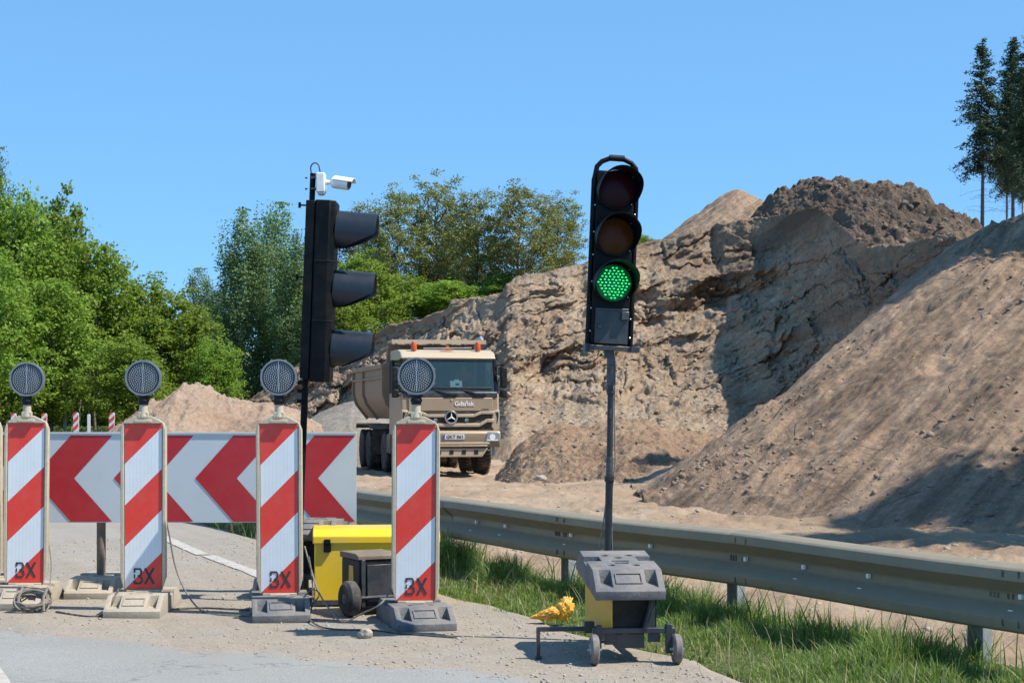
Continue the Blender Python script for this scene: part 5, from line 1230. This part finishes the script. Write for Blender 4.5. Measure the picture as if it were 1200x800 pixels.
def make_tree(name, seed, H, Rr, base, ncl, nleaf, L, W, leafm, barkm, shape='round', clr=0.9, droop=0.0, lump_=0.35, trunk_r=0.18, sparse=0.0):
    rs = np.random.RandomState(seed); t = thing(name, '', 'tree')
    z = rs.uniform(0, 1, ncl*4); th = rs.uniform(0, 2*math.pi, ncl*4)
    if shape == 'round': prof = np.sqrt(np.clip(1-(2*np.clip(z, 0, 1)**0.85-1)**2, 0, 1))*0.95+0.12*(1-z)
    elif shape == 'cone': prof = (1-z)**0.6*0.95+0.06
    else: prof = np.clip(1.15*z**0.45*(1.02-z)**0.42*1.25, 0, 1.1)
    lm = 1+lump_*pn(np.cos(th)*1.6+seed, np.sin(th)*1.6, z*3.5)*1.6
    keep = rs.uniform(0, 1, ncl*4) < np.clip(prof, 0.12, 1)
    z, th, prof, lm = [q[keep][:ncl] for q in (z, th, prof, lm)]
    k = len(z); rad = Rr*prof*lm*rs.uniform(0.12, 1, k)**0.42
    C = np.stack([rad*np.cos(th), rad*np.sin(th), base+(H-base)*z*(1+0.06*rs.normal(size=k))], 1)
    per = nleaf//k; sig = clr*rs.uniform(0.5, 1.25, k)
    idx = np.repeat(np.arange(k), per)
    P_ = C[idx]+rs.normal(size=(len(idx), 3))*sig[idx][:, None]*np.array([0.55, 0.55, 0.42 if droop == 0 else 0.8])
    if droop: P_[:, 2] -= np.abs(rs.normal(size=len(idx)))*droop
    P_[:, 2] = np.clip(P_[:, 2], 0.2, H*1.1)
    quads_mesh('crown', leaf_quads(rs, P_, L, W, 0.5, 0.3 if droop else 0.0), leafm, t)
    Q = []; tp = [(0, 0, -0.3)]
    for i in range(1, 7): tp.append((0.12*math.sin(seed+i*1.3)*i*0.3, 0.1*math.cos(seed*2+i)*i*0.3, H*0.9*i/6))
    tube_arr(Q, tp, trunk_r, 0.03, 7)
    order = rs.permutation(k)[:70]
    for i in order:
        c = C[i]; z0 = max(base*0.7, c[2]-np.hypot(c[0], c[1])*0.8-0.3); f = z0/(H*0.9)*6; j = int(min(5, f)); 
        a = np.array(tp[j])+(np.array(tp[j+1])-np.array(tp[j]))*(f-j); m1 = a*0.45+c*0.55+np.array([0, 0, -0.15])+rs.normal(size=3)*0.12
        tube_arr(Q, [a, m1, c], trunk_r*0.28, 0.012, 4)
    quads_mesh('trunk', np.array(Q), barkm, t)
    return t
protos = {}
protos['maple'] = [make_tree('broadleaf_tree', s, 12, 3.6, 1.2, 330, 24000, 0.26, 0.20, 'leafgreen', 'bark', 'egg' if s % 2 else 'round', 0.75, lump_=0.5) for s in (1, 2, 3)]
protos['birch'] = [make_tree('birch_tree', s, 13, 2.3, 1.0, 300, 26000, 0.18, 0.13, 'leafbirch', 'birchbark', 'egg', 0.55, 0.5, 0.5, 0.12) for s in (4, 5)]
protos['olive'] = [make_tree('young_leaved_tree', s, 14, 3.6, 2.0, 330, 20000, 0.20, 0.14, 'leafolive', 'bark', 'egg', 0.60, 0.0, 0.7, 0.20) for s in (6, 7, 8)]
used = set()
def put_tree(kind, i, u_, vtop, Y, wpx, label, H0, R0, vbase=None, group=None, rot=None):
    src = protos[kind][i]
    if (kind, i) in used: o = copy_tree(src)
    else: o = src; used.add((kind, i))
    zb = 0 if vbase is None else Z(vbase, Y)
    h = Z(vtop, Y)-zb; w = wpx/F*Y/2
    o.location = (X(u_, Y), Y, zb); o.scale = (w/R0, w/R0, h/H0); o.rotation_euler = (0, 0, rot if rot is not None else random.uniform(0, 6.28))
    o['label'] = label; o['group'] = group or 'trees behind the works'; return o
GL = 'trees on the left behind the beacons'
for a in [('maple', 0, 22, 232, 88, 140, 'tallest bright green leafy tree at the left photo edge, ragged top'),
          ('maple', 1, 72, 232, 92, 120, 'tall darker green tree right beside the tallest left tree'),
          ('maple', 2, -60, 250, 86, 170, 'broad green tree cut off by the left photo edge'),
          ('maple', 2, 112, 286, 88, 130, 'middle sized green tree on the step down in the left skyline'),
          ('maple', 0, 166, 332, 90, 130, 'rounded green tree above the second beacon lamp from the left'),
          ('maple', 1, 212, 345, 88, 125, 'low bright green tree sloping down beside the sand heap'),
          ('maple', 2, 60, 330, 82, 130, 'full green lower tree in front of the tall left pair'),
          ('maple', 1, 0, 300, 80, 120, 'green lower tree filling the left corner above the beacons'),
          ('maple', 0, 250, 402, 86, 75, 'small yellow green tree just left of the birches over the sand heap'),
          ('maple', 0, 150, 400, 80, 110, 'small leafy tree between the beacon lamps and the taller left trees')]:
    put_tree(*a[:7], 12.3, 3.9, group=GL)
GB = 'birches left of the dark traffic light'
for a in [('birch', 0, 236, 328, 118, 62, 'thin pale birch standing alone left of the birch clump'),
          ('birch', 1, 285, 262, 112, 92, 'tall weeping birch left half of the clump'),
          ('birch', 0, 322, 256, 115, 84, 'tallest weeping birch in the clump beside the dark pole'),
          ('birch', 1, 352, 285, 110, 80, 'weeping birch directly behind the side-on traffic light'),
          ('birch', 1, 262, 345, 120, 70, 'low bluish birch at the foot of the birch clump'),
          ('birch', 0, -6, 196, 130, 60, 'grey green birch top rising at the far left edge')]:
    put_tree(*a[:7], 13.3, 2.5, group=GB)
GO = 'thin leaved trees along the cliff top'
for a in [('olive', 0, 428, 240, 112, 100, 'thin olive tree just right of the side-on traffic light', 395),
          ('olive', 1, 465, 226, 108, 95, 'olive brown tree with a broken outline above the truck bed', 400),
          ('olive', 2, 512, 212, 110, 110, 'tallest thin leaved tree on the cliff top behind the truck', 400),
          ('olive', 0, 558, 224, 106, 95, 'thin leaved tree with many upright shoots above the truck cab', 385),
          ('olive', 1, 608, 220, 104, 115, 'wide olive green tree with a visible forked dark trunk', 375),
          ('olive', 2, 652, 230, 108, 95, 'last olive tree on the right, left of the green traffic light', 360),
          ('olive', 1, 540, 270, 115, 120, 'pale tree behind the others in the middle of the clump', 400)]:
    put_tree(*a[:7], 14.5, 3.9, vbase=a[7], group=GO)
for a in [('maple', 1, 425, 298, 100, 110, 'bright green rounded tree between the dark hoods and the cliff', 420),
          ('maple', 2, 395, 330, 96, 90, 'bright green tree behind the lower hoods of the side-on light', 440),
          ('maple', 0, 480, 325, 104, 90, 'dark green bushy tree low behind the cliff left part', 400),
          ('maple', 2, 530, 330, 102, 100, 'green understorey tree above the notch of the cliff', 385),
          ('maple', 1, 590, 320, 104, 90, 'dark green understorey tree left of the high cliff edge', 380),
          ('maple', 0, 752, 276, 95, 40, 'small green bush top peeping over the cliff right of the green light', 310)]:
    put_tree(*a[:7], 12.3, 3.9, vbase=a[7], group='green trees low behind the cliff')
# woodland seen as one mass under and behind the single trees
rs = np.random.RandomState(11); n = 60000
uu = rs.uniform(-160, 640, n); YY = rs.uniform(118, 128, n)
top = np.interp(uu, [-160, 60, 130, 260, 380, 640], [330, 320, 400, 440, 400, 380])+14*np.sin(uu*0.11)+10*np.sin(uu*0.043+1)
vv = top+(500-top)*rs.uniform(0, 1, n)**0.8
Cc = np.stack([(uu-600)/F*YY, YY, 1.22-(vv-480)/F*YY], 1)
o = quads_mesh('woodland', leaf_quads(rs, Cc, 0.55, 0.45), 'leafdark'); tag(o, 'dark woodland mass behind the single trees', None, kind='stuff')
# dark slender trunks at the forest edge
for i, (u_, w_) in enumerate([(76, .10), (91, .07), (83, .06), (60, .08), (112, .09), (140, .08), (33, .07), (47, .06), (155, .06)]):
    Q = []; tube_arr(Q, [(0, 0, -0.2), (0.1*math.sin(i), 0, 1.2), (0.15*math.sin(i*2), 0.1, 2.2), (0.2*math.sin(i*3), 0, 3.0)], w_, w_*0.5, 6)
    for k in range(4):
        a = k*2.4+i; z_ = 2.0+k*0.25; tube_arr(Q, [(0.1, 0, z_), (0.1+0.9*math.cos(a), 0.9*math.sin(a), z_+0.5)], 0.02, 0.008, 3)
    o = quads_mesh('young_tree', np.array(Q), 'birchbark' if i < 3 else 'bark'); o.location = (X(u_, 82+i*0.4), 82+i*0.4, 0)
    tag(o, 'slender bare stem at the forest edge under the left trees', 'tree', 'slender stems under the left trees')

# spruces on the right
def make_spruce(seed, H, Rb, cb, dens, bushy=1.0):
    rs = np.random.RandomState(seed); t = thing('spruce_tree', '', 'tree', group='spruces at the right photo edge'); Q = []; tw = []; leaves = []
    tube_arr(Q, [(0, 0, -0.5), (0.03, 0, H*0.3), (-0.03, 0.02, H*0.6), (0, 0, H*0.98)], 0.095*H/9, 0.012, 7)
    z = cb
    while z < H-0.1:
        f = (z-cb)/(H-cb); L = Rb*(1-f)**0.75*(0.35+0.65*min(1, (z-cb)/1.4+0.3))+0.08
        for k in range(rs.randint(3, 6)):
            a = rs.uniform(0, 2*math.pi); l = L*rs.uniform(0.55, 1.2); up = 0.25*(f)-0.10
            pts = [np.array([math.cos(a)*l*s_, math.sin(a)*l*s_, z+l*(up*s_*2-0.55*(1-f)*s_*s_+0.12*s_**3)]) for s_ in (0, 0.33, 0.66, 1)]
            tube_arr(Q, pts, 0.016, 0.004, 3)
            m = int(dens*l*40*bushy)
            s_ = rs.uniform(0.12, 1, m); fi = s_*3; j = np.minimum(2, fi.astype(int)); pp = np.array(pts)
            c = pp[j]+(pp[j+1]-pp[j])*(fi-j)[:, None]; c = c+rs.normal(size=(m, 3))*np.array([0.10, 0.10, 0.03])*(0.4+l*0.5)
            c[:, 2] -= np.abs(rs.normal(size=m))*0.10*bushy
            leaves.append(c)
        z += rs.uniform(0.10, 0.20)
    z = cb*0.25
    while z < cb+0.6:       # dead lower twigs
        for k in range(3):
            a = rs.uniform(0, 2*math.pi); l = rs.uniform(0.3, 1.15)
            p1 = np.array([math.cos(a)*l, math.sin(a)*l, z+rs.uniform(-0.35, 0.15)*l]); m_ = p1*0.5+np.array([0, 0, z*0.5+0.06])
            tube_arr(Q, [(0, 0, z), m_, p1], 0.009, 0.003, 3)
            for q_ in range(3):
                s_ = rs.uniform(0.4, 1); c0 = np.array([0, 0, z])*(1-s_)+p1*s_; tube_arr(Q, [c0, c0+rs.normal(size=3)*0.16], 0.004, 0.002, 3)
        z += rs.uniform(0.12, 0.3)
    C = np.concatenate(leaves)
    quads_mesh('crown', leaf_quads(rs, C, 0.20, 0.055, 0.0, 0.35), 'needle', t); quads_mesh('trunk', np.array(Q), 'bark', t); return t
sp1 = make_spruce(21, 9, 1.45, 2.9, 1.5, 1.2); sp2 = make_spruce(22, 10, 1.9, 2.2, 1.3, 1.7)
sp1.location = P(1151, 267, 80); sp1['label'] = 'lone spruce with bare lower trunk standing left of the others'
sc_ = (Z(42, 80)-Z(267, 80))/9; sp1.scale = (sc_*1.05, sc_*1.05, sc_)
first = True
for (u_, vt, vb, Y, w_, lab) in [(1187, 40, 256, 84, 1.0, 'dense dark spruce whose top reaches the upper right corner'), (1216, 12, 250, 80, 1.15, 'tall spruce cut off by the right photo edge'),
                              (1180, 95, 256, 90, 0.8, 'slim spruce behind the dense dark one'), (1202, 80, 252, 76, 0.9, 'ragged spruce right of the dense dark one'), (1198, 150, 254, 88, 0.7, 'short thin spruce at the foot of the right spruces')]:
    o = sp2 if first else copy_tree(sp2); first = False; k_ = (Z(vt, Y)-Z(vb, Y))/10
    o.location = P(u_, vb, Y); o.scale = (k_*w_, k_*w_, k_); o.rotation_euler = (0, 0, u_*1.7); o['label'] = lab; o['group'] = 'spruces at the right photo edge'
# spruces outside the frame to the right whose shade falls across the slope
sh = [(10.6, 15.0, 0.2, 1.15), (12.6, 16.8, 0.6, 1.3), (15.0, 15.2, 0.8, 1.3), (17.0, 17.0, 1.0, 1.2), (12.3, 27.0, 4.8, 1.15), (13.2, 30.0, 5.2, 1.1), (15.2, 24.5, 4.6, 0.8), (16, 29.5, 5.5, 1.2), (18.5, 28.0, 6.0, 1.1), (21, 31, 6.3, 1.3), (24.0, 29.5, 6.5, 1.1)]
for (x_, y_, z_, s_) in sh:
    o = copy_tree(sp2); o.location = (x_, y_, z_); o.scale = (s_*1.1, s_*1.1, s_); o.rotation_euler = (0, 0, x_*3.1)
    o['label'] = 'spruce outside the picture on the right that shades the bare slope'; o['group'] = 'spruces right of the frame'

# ---------------- grass
def grass(name, n, xs, ys, hs, wd, seed, label):
    rs = np.random.RandomState(seed); a = rs.uniform(0, 2*math.pi, n); lean_ = rs.uniform(0.05, 0.75, n)*hs
    d = np.stack([np.cos(a), np.sin(a), a*0], 1); sd = np.stack([-np.sin(a), np.cos(a), a*0], 1); fa = rs.uniform(0, 2*math.pi, n)
    sd = np.stack([np.cos(fa), np.sin(fa), a*0], 1)
    B = np.stack([xs, ys, ground_z(xs, ys)-0.008], 1)
    lv = []; ts = [0, 0.4, 0.75, 1]
    for t_ in ts:
        c = B+d*(lean_*t_**2)[:, None]; c[:, 2] += hs*t_*(1-0.28*t_*lean_/hs); w_ = wd*(1-t_)**0.6 if t_ < 1 else wd*0
        lv.append((c-sd*w_[:, None]/2, c+sd*w_[:, None]/2))
    V = np.stack([lv[0][0], lv[0][1], lv[1][0], lv[1][1], lv[2][0], lv[2][1], lv[3][0]], 1).reshape(-1, 3)
    me = bpy.data.meshes.new(name); me.vertices.add(len(V)); me.vertices.foreach_set('co', V.reshape(-1).astype(np.float32))
    base = (np.arange(n)*7)[:, None]; loops = (base+np.array([[0, 1, 3, 2, 2, 3, 5, 4, 4, 5, 6]])).reshape(-1)
    me.loops.add(len(loops)); me.loops.foreach_set('vertex_index', loops.astype(np.int32))
    st_ = (np.arange(n)*11)[:, None]+np.array([[0, 4, 8]]); me.polygons.add(n*3); me.polygons.foreach_set('loop_start', st_.reshape(-1).astype(np.int32))
    me.update(calc_edges=True); me.polygons.foreach_set('use_smooth', np.ones(n*3, bool))
    o = link(name, me, 'blade'); tag(o, label, None, kind='stuff'); return o
rs = np.random.RandomState(77)
n = 210000; yy = 6.2+(24-6.2)*rs.uniform(0, 1, n)**1.3; wv = rs.uniform(0, 1, n)
L_, R_ = verge_x(yy)-0.06+0.08*fbm(yy*1.3, 0.3, 0, 4), rail_x(yy)+0.10+0.10*fbm(yy*1.1, 7.3, 0, 3)
xx = L_+(R_-L_)*wv
cl = np.clip(0.6+1.2*fbm(xx*1.6, yy*1.6, 0, 4)+0.8*np.clip(pn(xx*3.1, yy*3.1, 2.2), 0, 1), 0.42, 2.0)
hh_ = (0.035+0.17*sstep(0.30, 0.80, wv))*cl*rs.uniform(0.6, 1.3, n)
keep = rs.uniform(0, 1, n) < np.clip(0.62+2.6*wv+0.9*fbm(xx*2, yy*2, 5, 3), 0, 1)*np.where(wv > 0.93, 0.5, 1)
grass('verge_grass', int(keep.sum()), xx[keep], yy[keep], hh_[keep], rs.uniform(0.004, 0.011, int(keep.sum())), 5, 'green grass along the guardrail')
# stray tall stems and weeds by the rail
n = 500; yy = 6.4+12*rs.uniform(0, 1, n)**1.2; xx = rail_x(yy)+rs.normal(size=n)*0.12-0.05
grass('tall_grass', n, xx, yy, rs.uniform(0.16, 0.42, n)*rs.uniform(0.7, 1, n), rs.uniform(0.008, 0.015, n), 8, 'taller grass stems close to the guardrail posts')
n = 1400; yy = 6.6+12*rs.uniform(0, 1, n)**1.2; xx = verge_x(yy)+rs.uniform(-0.12, 0.8, n)*(rail_x(yy)-verge_x(yy))
o = grass('dry_stalks', n, xx, yy, rs.uniform(0.05, 0.22, n), rs.uniform(0.002, 0.005, n), 18, 'dry straw stalks among the green verge grass'); o.data.materials.clear(); o.data.materials.append(M['straw'])
n = 2600; yy = 6.6+11*rs.uniform(0, 1, n)**1.2; xx = verge_x(yy)+rs.uniform(-0.18, 0.25, n)
keep = fbm(xx*2.2, yy*2.2, 6, 3) > 0.05; grass('low_weeds', int(keep.sum()), xx[keep], yy[keep], rs.uniform(0.02, 0.06, int(keep.sum())), rs.uniform(0.012, 0.026, int(keep.sum())), 19, 'low broad leaved weeds creeping over the gravel edge')
# far grass fringe left of the works
n = 26000; uu = rs.uniform(-100, 520, n); YY = rs.uniform(77, 104, n)
grass('meadow_grass', n, (uu-600)/F*YY, YY, rs.uniform(0.15, 0.45, n), rs.uniform(0.03, 0.07, n), 9, 'meadow grass in front of the forest edge')

# ---------------- pebbles, clods, twigs
def scatter(name, pts, size, mat, label, seed, flat=0.7):
    rs = np.random.RandomState(seed); bm = bmesh.new(); bmesh.ops.create_icosphere(bm, subdivisions=1, radius=1)
    v0 = np.array([v.co[:] for v in bm.verts]); f0 = np.array([[v.index for v in f.verts] for f in bm.faces]); bm.free()
    n = len(pts); sc = size[:, None, None]*rs.uniform(0.6, 1.3, (n, 1, 3)); jit = 1+0.30*rs.normal(size=(n, len(v0), 1))
    a = rs.uniform(0, 6.28, n); V = v0[None]*jit*sc; V[..., 2] *= flat
    x = V[..., 0]*np.cos(a)[:, None]-V[..., 1]*np.sin(a)[:, None]; y = V[..., 0]*np.sin(a)[:, None]+V[..., 1]*np.cos(a)[:, None]
    V = np.stack([x, y, V[..., 2]], 2)+pts[:, None]
    Fc = (f0[None]+(np.arange(n)*len(v0))[:, None, None]).reshape(-1)
    me = bpy.data.meshes.new(name); me.vertices.add(n*len(v0)); me.vertices.foreach_set('co', V.reshape(-1).astype(np.float32))
    me.loops.add(len(Fc)); me.loops.foreach_set('vertex_index', Fc.astype(np.int32)); me.polygons.add(len(Fc)//3); me.polygons.foreach_set('loop_start', (np.arange(len(Fc)//3)*3).astype(np.int32))
    me.update(calc_edges=True); o = link(name, me, mat); tag(o, label, None, kind='stuff'); return o
rs = np.random.RandomState(5)
n = 9000; y = 7.2+9*rs.uniform(0, 1, n)**1.4; x = verge_x(y)-0.12-rs.uniform(0, 1, n)**1.5*5.0
ok = (y > 7.6-0.62*x+0.1)
x, y = x[ok], y[ok]; z = 0.006*fbm(x*0.6, y*0.6, 0, 4)+0.004*fbm(x*3, y*3, 1, 3)+0.001
scatter('pebbles', np.stack([x, y, z], 1), 0.0028+0.009*rs.uniform(0, 1, len(x))**4, 'stone', 'small pebbles strewn on the sandy road', 3)
n = 4200; y = 9+27*rs.uniform(0, 1, n)**1.2; x = rail_x(y)+0.5+rs.uniform(0, 1, n)**0.9*(8+0.35*y)
scatter('sand_pebbles', np.stack([x, y, ground_z(x, y)], 1), 0.006+0.035*rs.uniform(0, 1, n)**7, 'stone', 'stones lying on the sand behind the guardrail', 4)
# clods on the hill slope
r_, c_ = HILLX.shape; n = 16000; ii = rs.randint(5, 296, n); jj = rs.randint(5, c_-200, n)
pts = np.stack([HILLX[ii, jj], HILLY[ii, jj], HILLZ[ii, jj]], 1); dn = fbm(pts[:, 0]*0.7, pts[:, 1]*0.7, pts[:, 2]*0.7, 3)
ok = rs.uniform(-0.25, 0.75, n) < dn
scatter('soil_clods', pts[ok], 0.006+0.045*rs.uniform(0, 1, ok.sum())**7, 'clod', 'soil clods and small stones on the bare slope', 6)
def on_mesh(o, n, seed, cond=None):
    co = np.zeros(len(o.data.vertices)*3, np.float32); o.data.vertices.foreach_get('co', co); co = co.reshape(-1, 3)
    if cond is not None: co = co[cond(co)]
    return co[np.random.RandomState(seed).randint(0, len(co), n)].astype(float)
rs = np.random.RandomState(15)
pm_ = on_mesh(MOUND, 2600, 1); scatter('mound_clods', pm_, 0.008+0.05*rs.uniform(0, 1, 2600)**7, 'clod', 'clods and stones on the reddish sand mounds', 7)
pc_ = on_mesh(cliff, 5200, 2, lambda c: (c[:, 2] < 3.6) & (c[:, 1] < 66) & (c[:, 2] > 0.1) & (c[:, 0] > -9)); scatter('cliff_rubble', pc_, 0.012+0.11*rs.uniform(0, 1, 5200)**9, 'rubble', 'broken sand lumps fallen down the excavation face', 8)
ps_ = on_mesh(SOILHEAP, 2600, 3); scatter('heap_clods', ps_, 0.02+0.15*rs.uniform(0, 1, 2600)**5, 'soilclod', 'dark soil clods covering the topsoil heap', 9)
Q = []
for i in range(60):
    a_, b_ = rs.randint(10, 280), rs.randint(60, 460); p0 = np.array([HILLX[a_, b_], HILLY[a_, b_], HILLZ[a_, b_]+0.03]); d = rs.normal(size=3)*np.array([0.3, 0.3, 0.14]); tube_arr(Q, [p0, p0+d*0.5+rs.normal(size=3)*0.04, p0+d], 0.007, 0.003, 4)
o = quads_mesh('twigs', np.array(Q), 'twig'); tag(o, 'dead twigs and roots scattered over the bare slope', None, kind='stuff')
